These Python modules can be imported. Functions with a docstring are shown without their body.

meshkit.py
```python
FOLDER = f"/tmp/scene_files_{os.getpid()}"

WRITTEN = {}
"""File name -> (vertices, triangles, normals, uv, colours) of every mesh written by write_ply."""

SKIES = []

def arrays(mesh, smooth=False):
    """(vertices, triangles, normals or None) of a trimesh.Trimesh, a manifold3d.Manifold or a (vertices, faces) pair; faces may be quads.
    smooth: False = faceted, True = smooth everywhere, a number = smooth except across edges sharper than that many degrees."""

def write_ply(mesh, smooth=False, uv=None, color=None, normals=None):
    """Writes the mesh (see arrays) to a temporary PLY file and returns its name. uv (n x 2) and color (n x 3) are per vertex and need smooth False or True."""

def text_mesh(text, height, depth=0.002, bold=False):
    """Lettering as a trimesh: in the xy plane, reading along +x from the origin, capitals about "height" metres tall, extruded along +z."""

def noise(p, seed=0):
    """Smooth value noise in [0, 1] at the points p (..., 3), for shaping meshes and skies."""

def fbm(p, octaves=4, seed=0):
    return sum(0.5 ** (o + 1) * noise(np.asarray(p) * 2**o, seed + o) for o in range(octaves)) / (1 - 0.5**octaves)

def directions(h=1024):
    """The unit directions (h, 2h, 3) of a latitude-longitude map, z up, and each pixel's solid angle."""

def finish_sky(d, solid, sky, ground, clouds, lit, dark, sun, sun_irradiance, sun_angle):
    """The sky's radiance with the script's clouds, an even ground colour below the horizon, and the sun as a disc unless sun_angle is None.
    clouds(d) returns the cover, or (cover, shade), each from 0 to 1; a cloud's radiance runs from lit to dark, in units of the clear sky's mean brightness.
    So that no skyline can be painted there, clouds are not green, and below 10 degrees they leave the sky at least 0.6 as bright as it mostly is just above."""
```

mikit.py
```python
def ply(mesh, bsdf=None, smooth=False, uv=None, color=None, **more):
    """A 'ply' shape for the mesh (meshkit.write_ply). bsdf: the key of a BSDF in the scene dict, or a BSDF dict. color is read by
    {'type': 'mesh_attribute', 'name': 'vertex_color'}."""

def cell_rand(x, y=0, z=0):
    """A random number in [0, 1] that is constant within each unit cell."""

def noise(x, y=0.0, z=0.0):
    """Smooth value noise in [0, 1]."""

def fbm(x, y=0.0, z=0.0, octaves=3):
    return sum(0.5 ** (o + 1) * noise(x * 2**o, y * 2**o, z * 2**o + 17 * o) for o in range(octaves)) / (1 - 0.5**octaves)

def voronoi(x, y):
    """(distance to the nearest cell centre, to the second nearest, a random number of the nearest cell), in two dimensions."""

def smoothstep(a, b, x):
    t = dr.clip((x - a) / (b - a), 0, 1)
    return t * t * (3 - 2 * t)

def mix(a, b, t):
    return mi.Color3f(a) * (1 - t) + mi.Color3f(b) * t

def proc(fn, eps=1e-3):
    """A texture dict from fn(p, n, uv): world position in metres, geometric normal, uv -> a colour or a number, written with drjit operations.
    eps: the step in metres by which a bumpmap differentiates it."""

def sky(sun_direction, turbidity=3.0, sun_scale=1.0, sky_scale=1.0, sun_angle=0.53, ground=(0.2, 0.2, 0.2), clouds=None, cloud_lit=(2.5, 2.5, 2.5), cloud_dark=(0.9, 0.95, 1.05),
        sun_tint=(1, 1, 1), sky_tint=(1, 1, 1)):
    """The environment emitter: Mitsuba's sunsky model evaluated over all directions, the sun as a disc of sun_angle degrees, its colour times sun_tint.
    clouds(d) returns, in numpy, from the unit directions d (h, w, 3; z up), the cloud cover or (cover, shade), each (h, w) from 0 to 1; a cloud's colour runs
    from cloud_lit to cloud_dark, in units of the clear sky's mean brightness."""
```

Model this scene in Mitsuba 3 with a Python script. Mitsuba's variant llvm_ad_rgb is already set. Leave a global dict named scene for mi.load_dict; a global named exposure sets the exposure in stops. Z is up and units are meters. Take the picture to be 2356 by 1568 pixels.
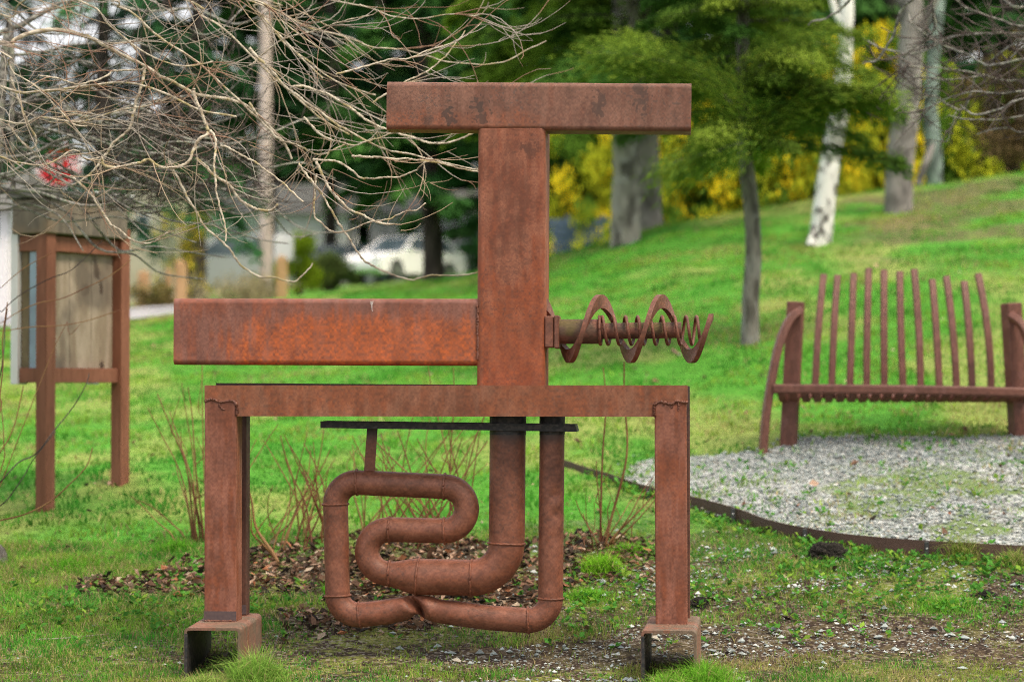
import math
import numpy as np
import drjit as dr
import mitsuba as mi
import trimesh
import manifold3d
from shapely.geometry import Polygon, box as sbox
import mikit
import meshkit
from mikit import noise, fbm, smoothstep, mix, proc, voronoi

T = mi.ScalarTransform4f
scene, labels = {}, {}

# ------------------------------------------------------------------ camera, sky, exposure
CAM_Z = 1.37                 # eye height above the ground under the sculpture
FOCAL = 5540.0               # focal length in the units of a 2356 wide picture
HALF_W, HORIZON = 1178.0, 885.0
scene['camera'] = {
    'type': 'thinlens', 'fov': 2 * math.degrees(math.atan(HALF_W / FOCAL)), 'fov_axis': 'x',
    'to_world': T().look_at(origin=[0, 0, CAM_Z], target=[0, 10, CAM_Z + 10 * (HORIZON - 784.0) / FOCAL], up=[0, 0, 1]),
    'aperture_radius': 0.025, 'focus_distance': 11.45, 'near_clip': 0.1, 'far_clip': 600.0}
SUN = np.array([0.46, -0.46, 0.92])


def cloud_cover(d):
    n = meshkit.fbm(d * [3, 3, 6] + 5, 4, 3)
    return np.ones(d.shape[:2]), np.clip((n - 0.42) * 1.6, 0, 1)


scene['sky_light'] = mikit.sky(SUN, turbidity=4, sun_scale=0.46, sun_angle=20, clouds=cloud_cover,
                               cloud_lit=(2.3, 2.3, 2.35), cloud_dark=(1.3, 1.35, 1.45), ground=(0.10, 0.13, 0.06))
exposure = 2.5

# ------------------------------------------------------------------ helpers
used = {}
rnd = np.random.default_rng(11)


def numbered(key):
    n = used.get(key, 0)
    used[key] = n + 1
    return key if n == 0 else f'{key}_{n:03d}'


def thing(name, label, cat, group=None, kind=None):
    key = numbered(name)
    labels[key] = {'label': label, 'category': cat}
    if group:
        labels[key]['group'] = group
    if kind:
        labels[key]['kind'] = kind
    return key


def put(key, mesh, bsdf, smooth=30, **kw):
    scene[key] = mikit.ply(mesh, bsdf, smooth=smooth, **kw)
    return key


def part(parent, name, mesh, bsdf, smooth=30, label=None, kind=None, **kw):
    key = numbered(parent + '__' + name)
    put(key, mesh, bsdf, smooth, **kw)
    if label or kind:
        labels[key] = {k: v for k, v in (('label', label), ('kind', kind)) if v}
    return key


PITCH = math.atan((HORIZON - 784.0) / FOCAL)


def ray(u, v):
    b = (784.0 - v) / FOCAL
    y = math.cos(PITCH) - b * math.sin(PITCH)
    return np.array([(u - HALF_W) / FOCAL / y, 1.0, (math.sin(PITCH) + b * math.cos(PITCH)) / y])


def at(u, v, Y):
    """The point at depth Y that the photograph (2356 wide) shows at u, v: used to survey the place."""
    return np.array([0, 0, CAM_Z]) + ray(u, v) * Y


def cat(meshes):
    vs, fs, k = [], [], 0
    for m in meshes:
        v, f = (m.vertices, m.faces) if hasattr(m, 'vertices') else m
        vs.append(np.asarray(v, float)); fs.append(np.asarray(f, int) + k); k += len(v)
    return np.vstack(vs), np.vstack(fs)


def tmesh(vf):
    return vf if hasattr(vf, 'vertices') else trimesh.Trimesh(vf[0], vf[1], process=False)


def tube(points, radii, sides=6, cap=True):
    p = np.asarray(points, float)
    n = len(p)
    r = np.broadcast_to(np.asarray(radii, float), (n,))
    t = np.gradient(p, axis=0)
    t /= np.linalg.norm(t, axis=1, keepdims=True) + 1e-12
    ref = np.array([0, 0, 1.0]) if abs(t[:, 2]).mean() < 0.75 else np.array([1.0, 0.13, 0])
    a = np.cross(t, ref); a /= np.linalg.norm(a, axis=1, keepdims=True) + 1e-12
    b = np.cross(t, a)
    ang = np.arange(sides) * 2 * np.pi / sides
    v = p[:, None] + r[:, None, None] * (np.cos(ang)[None, :, None] * a[:, None] + np.sin(ang)[None, :, None] * b[:, None])
    i, j = np.meshgrid(np.arange(n - 1), np.arange(sides), indexing='ij')
    q = np.stack([i * sides + j, (i + 1) * sides + j, (i + 1) * sides + (j + 1) % sides, i * sides + (j + 1) % sides], -1).reshape(-1, 4)
    f = np.vstack([q[:, [0, 1, 2]], q[:, [0, 2, 3]]])
    v = v.reshape(-1, 3)
    if cap:
        c0, c1 = len(v), len(v) + 1
        v = np.vstack([v, p[0], p[-1]])
        j = np.arange(sides)
        f = np.vstack([f, np.stack([j * 0 + c0, j, (j + 1) % sides], 1), np.stack([j * 0 + c1, (n - 1) * sides + (j + 1) % sides, (n - 1) * sides + j], 1)])
    return v, f


def spline(pts, n):
    """Catmull-Rom through the points, n samples."""
    p = np.asarray(pts, float)
    if len(p) < 3:
        t = np.linspace(0, 1, n)[:, None]
        return p[0] * (1 - t) + p[-1] * t
    q = np.vstack([2 * p[0] - p[1], p, 2 * p[-1] - p[-2]])
    d = np.r_[0, np.cumsum(np.linalg.norm(np.diff(p, axis=0), axis=1))]
    s = np.linspace(0, d[-1], n)
    k = np.clip(np.searchsorted(d, s, 'right') - 1, 0, len(p) - 2)
    t = ((s - d[k]) / np.maximum(d[k + 1] - d[k], 1e-9))[:, None]
    a, b, c, e = q[k], q[k + 1], q[k + 2], q[k + 3]
    return 0.5 * (2 * b + (c - a) * t + (2 * a - 5 * b + 4 * c - e) * t ** 2 + (3 * b - a - 3 * c + e) * t ** 3)


def boxm(lo, hi):
    lo, hi = np.asarray(lo, float), np.asarray(hi, float)
    m = trimesh.creation.box(hi - lo)
    m.apply_translation((lo + hi) / 2)
    return m


def rbox(lo, hi, r=0.004):
    """Box with chamfered edges."""
    lo, hi = np.asarray(lo, float), np.asarray(hi, float)
    r = min(r, 0.45 * (hi - lo).min())
    pts = []
    for s in np.ndindex(2, 2, 2):
        c = np.where(np.array(s) == 1, hi, lo)
        d = np.where(np.array(s) == 1, -r, r)
        for k in range(3):
            e = d.copy(); e[k] = 0
            pts.append(c + e)
    return trimesh.convex.convex_hull(np.array(pts))


def bar(a, b, w, h, up=(0, 0, 1), r=0.003):
    """Chamfered bar from a to b, w across, h along up."""
    a, b = np.asarray(a, float), np.asarray(b, float)
    z = b - a; L = np.linalg.norm(z); z = z / L
    x = np.cross(z, up); x /= np.linalg.norm(x)
    y = np.cross(x, z)
    m = rbox([-w / 2, -h / 2, 0], [w / 2, h / 2, L], r)
    M = np.eye(4); M[:3, 0], M[:3, 1], M[:3, 2], M[:3, 3] = x, -y, z, a
    if np.linalg.det(M[:3, :3]) < 0:
        M[:3, 0] *= -1
    m.apply_transform(M)
    return m


def sweep_rect(path, w, h, side, c=0.15):
    """A bar of rectangular section swept along a path; side: the direction of w."""
    p = np.asarray(path, float)
    t = np.gradient(p, axis=0); t /= np.linalg.norm(t, axis=1, keepdims=True)
    s = np.broadcast_to(np.asarray(side, float), p.shape)
    s = s - (s * t).sum(1, keepdims=True) * t
    s = s / np.linalg.norm(s, axis=1, keepdims=True)
    q = np.cross(t, s)
    k = 0.5 - c * min(w, h) / np.array([w, h])
    prof = np.array([(-k[0], -.5), (k[0], -.5), (.5, -k[1]), (.5, k[1]), (k[0], .5), (-k[0], .5), (-.5, k[1]), (-.5, -k[1])]) * [w, h]
    m = len(prof)
    v = (p[:, None] + prof[None, :, :1] * s[:, None] + prof[None, :, 1:] * q[:, None]).reshape(-1, 3)
    n = len(p)
    i, j = np.meshgrid(np.arange(n - 1), np.arange(m), indexing='ij')
    qd = np.stack([i * m + j, i * m + (j + 1) % m, (i + 1) * m + (j + 1) % m, (i + 1) * m + j], -1).reshape(-1, 4)
    f = [qd[:, [0, 1, 2]], qd[:, [0, 2, 3]]]
    j = np.arange(1, m - 1)
    f.append(np.stack([j * 0, j + 1, j], 1)); f.append((n - 1) * m + np.stack([j * 0, j, j + 1], 1))
    tm = trimesh.Trimesh(v, np.vstack(f), process=False)
    if tm.volume < 0:
        tm.invert()
    return tm


def cards(c, d, nrm, length, width, bend=0.0):
    """Leaf cards: diamonds of two triangles at the points c along d."""
    c, d, nrm = (np.asarray(x, float) for x in (c, d, nrm))
    d = d / (np.linalg.norm(d, axis=1, keepdims=True) + 1e-9)
    s = np.cross(d, nrm); s /= np.linalg.norm(s, axis=1, keepdims=True) + 1e-9
    L, W = np.broadcast_to(length, (len(c),))[:, None], np.broadcast_to(width, (len(c),))[:, None]
    v = np.stack([c - d * L * .5, c + s * W * .5, c + d * L * .5, c - s * W * .5], 1).reshape(-1, 3)
    k = np.arange(len(c))[:, None] * 4
    return v, np.vstack([k + [0, 1, 2], k + [0, 2, 3]])


# ------------------------------------------------------------------ terrain
CX = np.array([-14, -8, -4.75, -2.5, -.42, .5, 1.2, 1.74, 3.7, 6.4, 14.0])
CV = np.array([1.75, 1.95, 2.18, 2.42, 2.74, 2.98, 3.13, 3.30, 3.67, 4.02, 4.5])


def ground(X, Y, rough=True):
    X, Y = np.asarray(X, float), np.asarray(Y, float)
    p = (np.minimum(Y, 30) - 11.3) / 18.7
    p = np.where(p > 0.02, p, 0.02 * np.exp(np.clip((p - .02) / .02, -20, 0)))
    z = np.interp(X, CX, CV) * p
    s = np.interp(X / np.maximum(Y, 1) * 30, [0, 2.5], [.05, .012])
    z = z + s * np.maximum(Y - 30, 0) + .075 * np.exp(-((X + 2.71) ** 2 + (Y - 16.67) ** 2) / .5)
    if rough:
        q = np.stack([X * .9, Y * .9, 0 * X], -1)
        z = z + (meshkit.fbm(q, 3, 5) - .5) * .07 * np.clip((Y - 11.5) / 4, .15, 1)
    return z


def gpt(u, v):
    """Where the ray through u, v of the survey meets the ground."""
    Y = np.linspace(9, 60, 9000)
    r = ray(u, v)
    X = r[0] * Y
    k = np.argmax(CAM_Z + r[2] * Y < ground(X, Y))
    return np.array([X[k], Y[k], float(ground(X[k], Y[k]))])


def in_view(X, Y, margin=0.6):
    return np.abs(X) < Y * (HALF_W / FOCAL) + margin


# steel edging of the gravel terrace: a curve on the ground
EDGE_UV = [(1288, 1070), (1390, 1103), (1505, 1142), (1640, 1180), (1850, 1247), (2130, 1278), (2356, 1290), (2560, 1300)]
EDGE = spline([gpt(u, v) for u, v in EDGE_UV], 60)
_ex = np.polyfit(EDGE[:, 0], EDGE[:, 1], 4)


def edge_y(X):
    return np.polyval(_ex, X)


def back_y(X):      # far rim of the gravel, behind the bench
    return 16.75 + 0 * X + .12 * np.sin(X * 3.1)


def gravel_mask(X, Y):
    n = meshkit.fbm(np.stack([X * 1.6, Y * 1.6, 0 * X], -1), 3, 9) - .5
    a = (Y - edge_y(X) - .03) / .05
    b = (back_y(X) + n * .5 - Y) / .25
    c = (X - .42 + n * .5 + (Y - 15.5) * -.32) / .30
    return np.clip(a, 0, 1) * np.clip(b, 0, 1) * np.clip(c, 0, 1)


def litter_mask(X, Y):
    """Bed of fallen leaves behind the sculpture."""
    n = meshkit.fbm(np.stack([X * 1.8, Y * 1.8, 0 * X + 3], -1), 4, 21) - .5
    yc = 13.45 + .05 * X
    e = ((X + .62) / 1.52) ** 2 + ((Y - yc) / 1.12) ** 2
    return np.clip((1.0 + n * 2.6 - e) / .4, 0, 1)


def dirt_mask(X, Y):
    """Bare soil with stones: the strip in front right and worn spots."""
    n = meshkit.fbm(np.stack([X * 1.3, Y * 2.6, 0 * X + 7], -1), 4, 33) - .5
    a = np.exp(-((X - 1.35) / 1.1) ** 2 - ((Y - 11.95) / .34) ** 2) * 1.25
    b = np.exp(-((X - .15) / .75) ** 2 - ((Y - 11.62) / .28) ** 2) * .95
    c = np.exp(-((X - 1.9) / 1.2) ** 2 - ((Y - 12.8) / .8) ** 2) * .60
    d = np.exp(-((X - .1) / .8) ** 2 - ((Y - 11.05) / .12) ** 2) * .85
    return np.clip((a + b + c + d + n * 1.3 - .52) / .25, 0, 1)


# ------------------------------------------------------------------ materials
def bsdf(key, base, rough=.7, spec=.35, **kw):
    col = base if isinstance(base, dict) else {'type': 'rgb', 'value': list(base)}
    scene[key] = {'type': 'twosided', 'bsdf': {'type': 'principled', 'base_color': col, 'roughness': rough, 'specular': spec, **kw}}
    return key


VC = {'type': 'mesh_attribute', 'name': 'vertex_color'}
scene['blades'] = {'type': 'principledthin', 'base_color': dict(VC), 'roughness': .6, 'diff_trans': .8, 'spec_trans': 0.0}
scene['leaves'] = {'type': 'principledthin', 'base_color': dict(VC), 'roughness': .6, 'diff_trans': .6, 'spec_trans': 0.0}
bsdf('tinted', dict(VC), .85, .2)


def rust(base, base2, orange_, dark_, o_amt=.8, pit=.7, zramp=None, streak=1.0, seed=0.0, speck=.75, dark_above=None, gain=1.0, stains=()):
    def fn(p, n, uv):
        x, y, z = p.x + seed, p.y + seed, p.z
        med = fbm(x * 9, y * 9, z * 9, 4)
        big = fbm(x * 2.3 + 4, y * 2.3, z * 2.3, 3)
        st = fbm(x * 48, y * 48, z * (52 - 47 * streak), 4)
        fine = noise(x * 170, y * 170, z * 120)
        fine2 = noise(x * 95 + 9, y * 95, z * 70)
        c = mix(base, base2, smoothstep(.38, .62, med * .4 + st * .6))
        o = smoothstep(.47, .66, big * .4 + st * .35 + med * .25)
        if zramp is not None:
            o = dr.clip(o * .3 + smoothstep(.42, .78, zramp(p.x, p.z) * .5 + st * .35 + med * .25) * .9, 0, 1)
        dark, orange = mi.Color3f(dark_), mi.Color3f(orange_)
        c = mix(c, orange, o * o_amt * (.3 + .7 * fine2))
        cl = smoothstep(.40, .64, fbm(x * 5 + 20, y * 5, z * 4, 4))
        dots = smoothstep(.60, .70, noise(x * 120 + 31, y * 120, z * 85) * .6 + noise(x * 210, y * 210, z * 150) * .4)
        c = mix(c, dark * 1.6 + c * .25, dots * (.25 + .75 * cl) * pit)
        c = c * (1 - speck * .5 + speck * (.5 * fine + .5 * fine2)) * (.68 + .64 * fbm(x * 22, y * 22, z * (22 - 14 * streak), 2))
        if dark_above is not None:
            b = smoothstep(dark_above[0], dark_above[1], p.z + .05 * (med - .5) + .015 * (fine2 - .5))  # colour fades to blue-black above the given height
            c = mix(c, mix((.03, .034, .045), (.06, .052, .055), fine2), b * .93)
        for sx, sz, rx, rz, amt in stains:
            e = 1 - ((p.x - sx) / rx) ** 2 - ((z - sz) / rz) ** 2
            c = mix(c, dark, smoothstep(.15, .75, e + (fbm(x * 40, y * 40, z * 26, 4) - .5) * 3.6 + (fine2 - .5) * 1.8) * amt)
        return c * gain * mi.Color3f(.88, .81, .71)
    return proc(fn)


A1, A2 = (.33, .135, .095), (.27, .115, .08)
ORANGE, DARK = (.37, .105, .035), (.055, .038, .034)
bsdf('rust_column', rust((.270, .110, .072), (.215, .073, .043), (.27, .068, .024), (.06, .028, .022), o_amt=.95, pit=.75,
                         zramp=lambda x, z: smoothstep(2.45, 1.45, z), seed=1.0, gain=1.02, stains=[(.0, 2.2, .11, .40, .35), (.09, 2.48, .05, .06, .5)]), .62, .4)
bsdf('rust_arm', rust((.205, .092, .074), (.185, .066, .045), (.42, .10, .02), DARK, o_amt=1.0, pit=.3,
                      zramp=lambda x, z: smoothstep(1.80, 1.60, z) * smoothstep(-1.70, -1.0, x), seed=5.0, gain=1.1), .5, .5)
bsdf('rust_top', rust((.185, .098, .078), (.150, .074, .058), (.27, .080, .032), (.040, .032, .032), o_amt=.55, pit=.8,
                      zramp=lambda x, z: smoothstep(2.74, 2.60, z) * smoothstep(.35, -.05, x), seed=9.0, gain=1.16, stains=[(-.30, 2.64, .05, .04, .75), (-.15, 2.66, .05, .07, .7), (.41, 2.70, .035, .08, .6), (.61, 2.72, .045, .10, .6), (-.40, 2.63, .03, .03, .5)]), .6, .4)
bsdf('rust_frame', rust((.215, .098, .064), (.170, .068, .040), (.25, .072, .027), (.05, .034, .030), o_amt=.6, pit=.5, seed=13.0, gain=1.10), .62, .4)
bsdf('rust_leg', rust((.255, .108, .080), (.190, .068, .042), (.23, .064, .024), (.07, .04, .036), o_amt=.6, pit=.35, seed=17.0, gain=1.0), .62, .4)
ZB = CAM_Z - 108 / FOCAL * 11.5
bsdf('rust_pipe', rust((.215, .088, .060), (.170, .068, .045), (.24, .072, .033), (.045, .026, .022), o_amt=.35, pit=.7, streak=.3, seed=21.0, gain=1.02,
                       dark_above=(ZB - .085, ZB + .01)), .55, .45)
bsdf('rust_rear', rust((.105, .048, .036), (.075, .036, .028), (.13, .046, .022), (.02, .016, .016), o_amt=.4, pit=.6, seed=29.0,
                       dark_above=(.8, 1.6), gain=1.2), .62, .35)
bsdf('rust_helix', rust((.185, .078, .055), (.135, .058, .044), (.19, .066, .033), (.05, .03, .025), o_amt=.3, pit=.5, streak=0, seed=25.0, gain=1.08), .55, .45)


def _mossy(p, n, uv):
    c = mix((.165, .070, .048), (.095, .058, .040), smoothstep(.4, .6, fbm(p.x * 12, p.y * 12, p.z * 12, 3)))
    c = mix(c, (.11, .085, .028), smoothstep(.55, .68, fbm(p.x * 9 + 7, p.y * 9, p.z * 9, 3)) * .8)
    return c * (.75 + .5 * noise(p.x * 130, p.y * 130, p.z * 130))


bsdf('rust_axle', proc(_mossy), .65, .35)


def _foot(p, n, uv):
    c = mix((.185, .095, .066), (.135, .095, .066), smoothstep(.4, .62, fbm(p.x * 7, p.y * 7, p.z * 7, 4)))
    c = mix(c, (.20, .07, .038), smoothstep(.56, .66, fbm(p.x * 20, p.y * 20, p.z * 6, 3)) * .6)
    return c * (.75 + .5 * noise(p.x * 120, p.y * 120, p.z * 90))


bsdf('rust_foot', proc(_foot), .6, .4)


def _black_steel(p, n, uv):       # near-black steel: mill scale on the plate, also used on sleeves and foot linings
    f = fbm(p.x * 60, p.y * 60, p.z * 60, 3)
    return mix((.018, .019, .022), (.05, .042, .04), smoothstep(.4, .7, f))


bsdf('black_steel', proc(_black_steel), .5, .4)


def _bench(p, n, uv):
    st = fbm(p.x * 40, p.y * 40, p.z * 14, 3)
    c = mix((.115, .043, .029), (.155, .060, .042), smoothstep(.35, .65, st))
    c = mix(c, (.19, .085, .070), smoothstep(.62, .75, fbm(p.x * 14 + 3, p.y * 14, p.z * 9, 3)) * .6)
    return c * (.85 + .3 * noise(p.x * 90, p.y * 90, p.z * 60))


bsdf('rust_bench', proc(_bench), .5, .5)
bsdf('edging_steel', proc(lambda p, n, uv: mix((.060, .036, .030), (.095, .055, .042), fbm(p.x * 14, p.y * 14, p.z * 30, 4)) * (.8 + .4 * noise(p.x * 120, p.y * 120, p.z * 120))), .6, .4)
bsdf('dark_iron', (.03, .032, .036), .45, .5)
bsdf('zinc', (.45, .46, .48), .35, .6, metallic=.8)


def wood(dark, light, sx=60, sz=3, blot=0.0, bcol=(.03, .02, .015), knots=0.0):
    def fn(p, n, uv):
        g = fbm(p.x * sx, p.y * sx, p.z * sz, 3)
        c = mix(dark, light, smoothstep(.3, .7, g))
        if blot:
            c = mix(c, bcol, smoothstep(.5, .72, fbm(p.x * 4 + 3, p.y * 4, p.z * 3, 4)) * blot)
        if knots:
            c = mix(c, (.035, .018, .012), smoothstep(.80, .86, noise(p.x * 13 + 2, p.y * 13, p.z * 8)) * smoothstep(-2.92, -2.72, p.x) * knots)
        return c * (.85 + .3 * noise(p.x * 150, p.y * 150, p.z * 20))
    return proc(fn)


bsdf('post_wood', wood((.19, .075, .045), (.25, .105, .065), 70, 3), .7, .3)
bsdf('board_wood', wood((.25, .195, .14), (.38, .315, .245), 20, 2.0, .75, (.12, .10, .082), .9), .75, .3)
bsdf('grey_wood', wood((.13, .115, .095), (.20, .175, .14), 25, 3, .5, (.26, .18, .11)), .8, .25)
bsdf('olive_wood', wood((.15, .12, .07), (.20, .16, .10), 50, 3), .8, .25)
bsdf('trim_white', proc(lambda p, n, uv: mix((.62, .64, .66), (.75, .76, .77), fbm(p.x * 9, p.y * 9, p.z * 3, 3))), .5, .4)
bsdf('roof_dark', proc(lambda p, n, uv: mix((.09, .095, .09), (.17, .17, .16), fbm(p.x * 12, p.y * 12, p.z * 12, 3))), .8, .2)
bsdf('poster_blue', proc(lambda p, n, uv: mix((.22, .30, .38), (.30, .42, .52), smoothstep(.3, .7, fbm(p.x * 3, p.y * 3, p.z * 5, 3)))), .25, .5)
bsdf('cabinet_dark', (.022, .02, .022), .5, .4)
bsdf('tan_wood', wood((.40, .24, .12), (.50, .32, .17), 30, 3), .8, .3)
bsdf('pole_wood', wood((.42, .35, .31), (.58, .50, .46), 40, 2, .3, (.30, .26, .24)), .85, .2)


def bark(dark, light, fx, fz, spot=None, samt=0.0, sf=8.0):
    def fn(p, n, uv):
        f = fbm(p.x * fx, p.y * fx, p.z * fz, 4)
        c = mix(dark, light, smoothstep(.32, .66, f))
        if spot is not None:
            c = mix(c, spot, smoothstep(.54, .66, fbm(p.x * sf + 5, p.y * sf, p.z * sf, 3)) * samt)
        return c * (.8 + .4 * noise(p.x * fx * 5, p.y * fx * 5, p.z * fz * 4))
    return proc(fn)


bsdf('bark_pale', bark((.30, .25, .185), (.62, .56, .45), 34, 34, (.33, .27, .09), .6, 18), .8, .25)
bsdf('bark_lichen', bark((.10, .095, .085), (.34, .33, .30), 40, 40, (.30, .33, .24), .6, 25), .85, .2)
bsdf('bark_grey', bark((.10, .095, .09), (.25, .235, .225), 9, 4, (.30, .285, .275), .5, 6), .9, .2)
bsdf('bark_dbl', bark((.09, .085, .075), (.31, .295, .265), 11, 5, (.36, .36, .35), .6, 8), .9, .2)
bsdf('bark_young', bark((.075, .07, .062), (.19, .18, .165), 26, 5, (.24, .24, .23), .5, 9), .9, .2)
bsdf('bark_teal', bark((.08, .10, .095), (.20, .27, .24), 9, 6, (.28, .36, .33), .6, 7), .9, .2)
bsdf('bark_dark', bark((.022, .018, .017), (.06, .05, .045), 9, 3), .9, .2)


def _birch(p, n, uv):
    base = mix((.62, .62, .60), (.80, .80, .79), fbm(p.x * 6, p.y * 6, p.z * 6, 3))
    low = smoothstep(4.6, 3.2, p.z)
    m = fbm(p.x * 24, p.y * 24, p.z * 11, 4)
    base = mix(base, (.07, .065, .06), smoothstep(.615 - .11 * low, .70 - .09 * low, m))
    base = mix(base, (.45, .27, .17), smoothstep(.66, .74, fbm(p.x * 5 + 3, p.y * 5, p.z * 3, 3)) * .7 * low)
    return base


bsdf('bark_birch', proc(_birch), .7, .3)
bsdf('twig_tan', proc(lambda p, n, uv: mix(mix((.46, .36, .25), (.30, .175, .12), smoothstep(.42, .6, fbm(p.x * 2.2, p.y * 2.2, p.z * 2.2, 3))), (.40, .39, .36), smoothstep(.44, .58, fbm(p.x * 3 + 9, p.y * 3, p.z * 3, 2)) * .7)), .75, .3)
bsdf('twig_dark', proc(lambda p, n, uv: mix((.045, .033, .029), (.125, .105, .095), smoothstep(.4, .65, fbm(p.x * 5, p.y * 5, p.z * 5, 3)))), .8, .25)
bsdf('twig_red', proc(lambda p, n, uv: mix((.15, .058, .028), (.25, .14, .055), smoothstep(.35, .65, fbm(p.x * 6, p.y * 6, p.z * 2, 3)))), .6, .35)


def _soil(p, n, uv):
    x, y = p.x, p.y
    a = fbm(x * 3, y * 3, 0.0, 4)
    b = fbm(x * 26, y * 26, 0.0, 3)
    near = mix((.035, .024, .018), (.075, .055, .035), smoothstep(.35, .65, b))
    near = mix(near, mix((.09, .12, .02), (.20, .22, .05), noise(x * 55, y * 55)), smoothstep(.47, .60, a * .5 + b * .5) * .75 * (1 - .9 * dr.clip(1.5 * dr.exp(-dr.square((x - 1.35) / 1.2) - dr.square((y - 11.95) / .36)) + dr.exp(-dr.square((x - .15) / .8) - dr.square((y - 11.65) / .28)), 0, 1)))
    near = near * (.55 + .9 * noise(x * 90, y * 90))
    near = mix(near, (.26, .23, .19), smoothstep(.70, .78, noise(x * 75, y * 75)) * .6)
    lawn = mix((.060, .20, .024), (.18, .23, .06), smoothstep(.42, .66, fbm(x * 1.1, y * .7, 0.0, 4)))
    lawn = lawn * (.6 + .8 * b)
    c = mix(near, lawn, smoothstep(13.0, 15.5, y + (a - .5) * 2.5 + dr.select(x < -1.5, 1.4, 0.0)))
    bare = smoothstep(3.3, 4.2, x) * smoothstep(23.0, 25.5, y) * smoothstep(.44, .56, fbm(x * 1.2, y * 1.2, 3.0, 4))
    c = mix(c, mix((.07, .05, .032), (.16, .12, .075), b), bare * .75)
    return c


bsdf('soil_turf', proc(_soil), .95, .1)


def _asphalt(p, n, uv):
    return mix((.26, .26, .28), (.34, .34, .35), fbm(p.x * 3, p.y * 3, 0.0, 4))


bsdf('asphalt_pale', proc(_asphalt), .9, .2)
bsdf('gravel_bed', proc(lambda p, n, uv: mix(mix((.13, .135, .13), (.36, .38, .37), smoothstep(.3, .7, noise(p.x * 60, p.y * 60))) * (.7 + .6 * fbm(p.x * 12, p.y * 12, 0.0, 3)), (.10, .16, .03), smoothstep(.50, .62, fbm(p.x * 2.2, p.y * 2.2, 5.0, 4)) * .8)), .95, .15)
bsdf('concrete', proc(lambda p, n, uv: mix((.22, .17, .15), (.33, .27, .25), fbm(p.x * 20, p.y * 20, p.z * 20, 4))), .9, .2)
bsdf('mound_soil', proc(lambda p, n, uv: mix((.012, .011, .010), (.05, .045, .04), fbm(p.x * 45, p.y * 45, p.z * 45, 3))), .95, .1)
bsdf('car_white', (.92, .92, .93), .25, .6, clearcoat=.6)
bsdf('car_dark', (.018, .028, .055), .25, .6, clearcoat=.6)
bsdf('car_silver', (.40, .43, .45), .3, .6, metallic=.3, clearcoat=.6)
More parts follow.
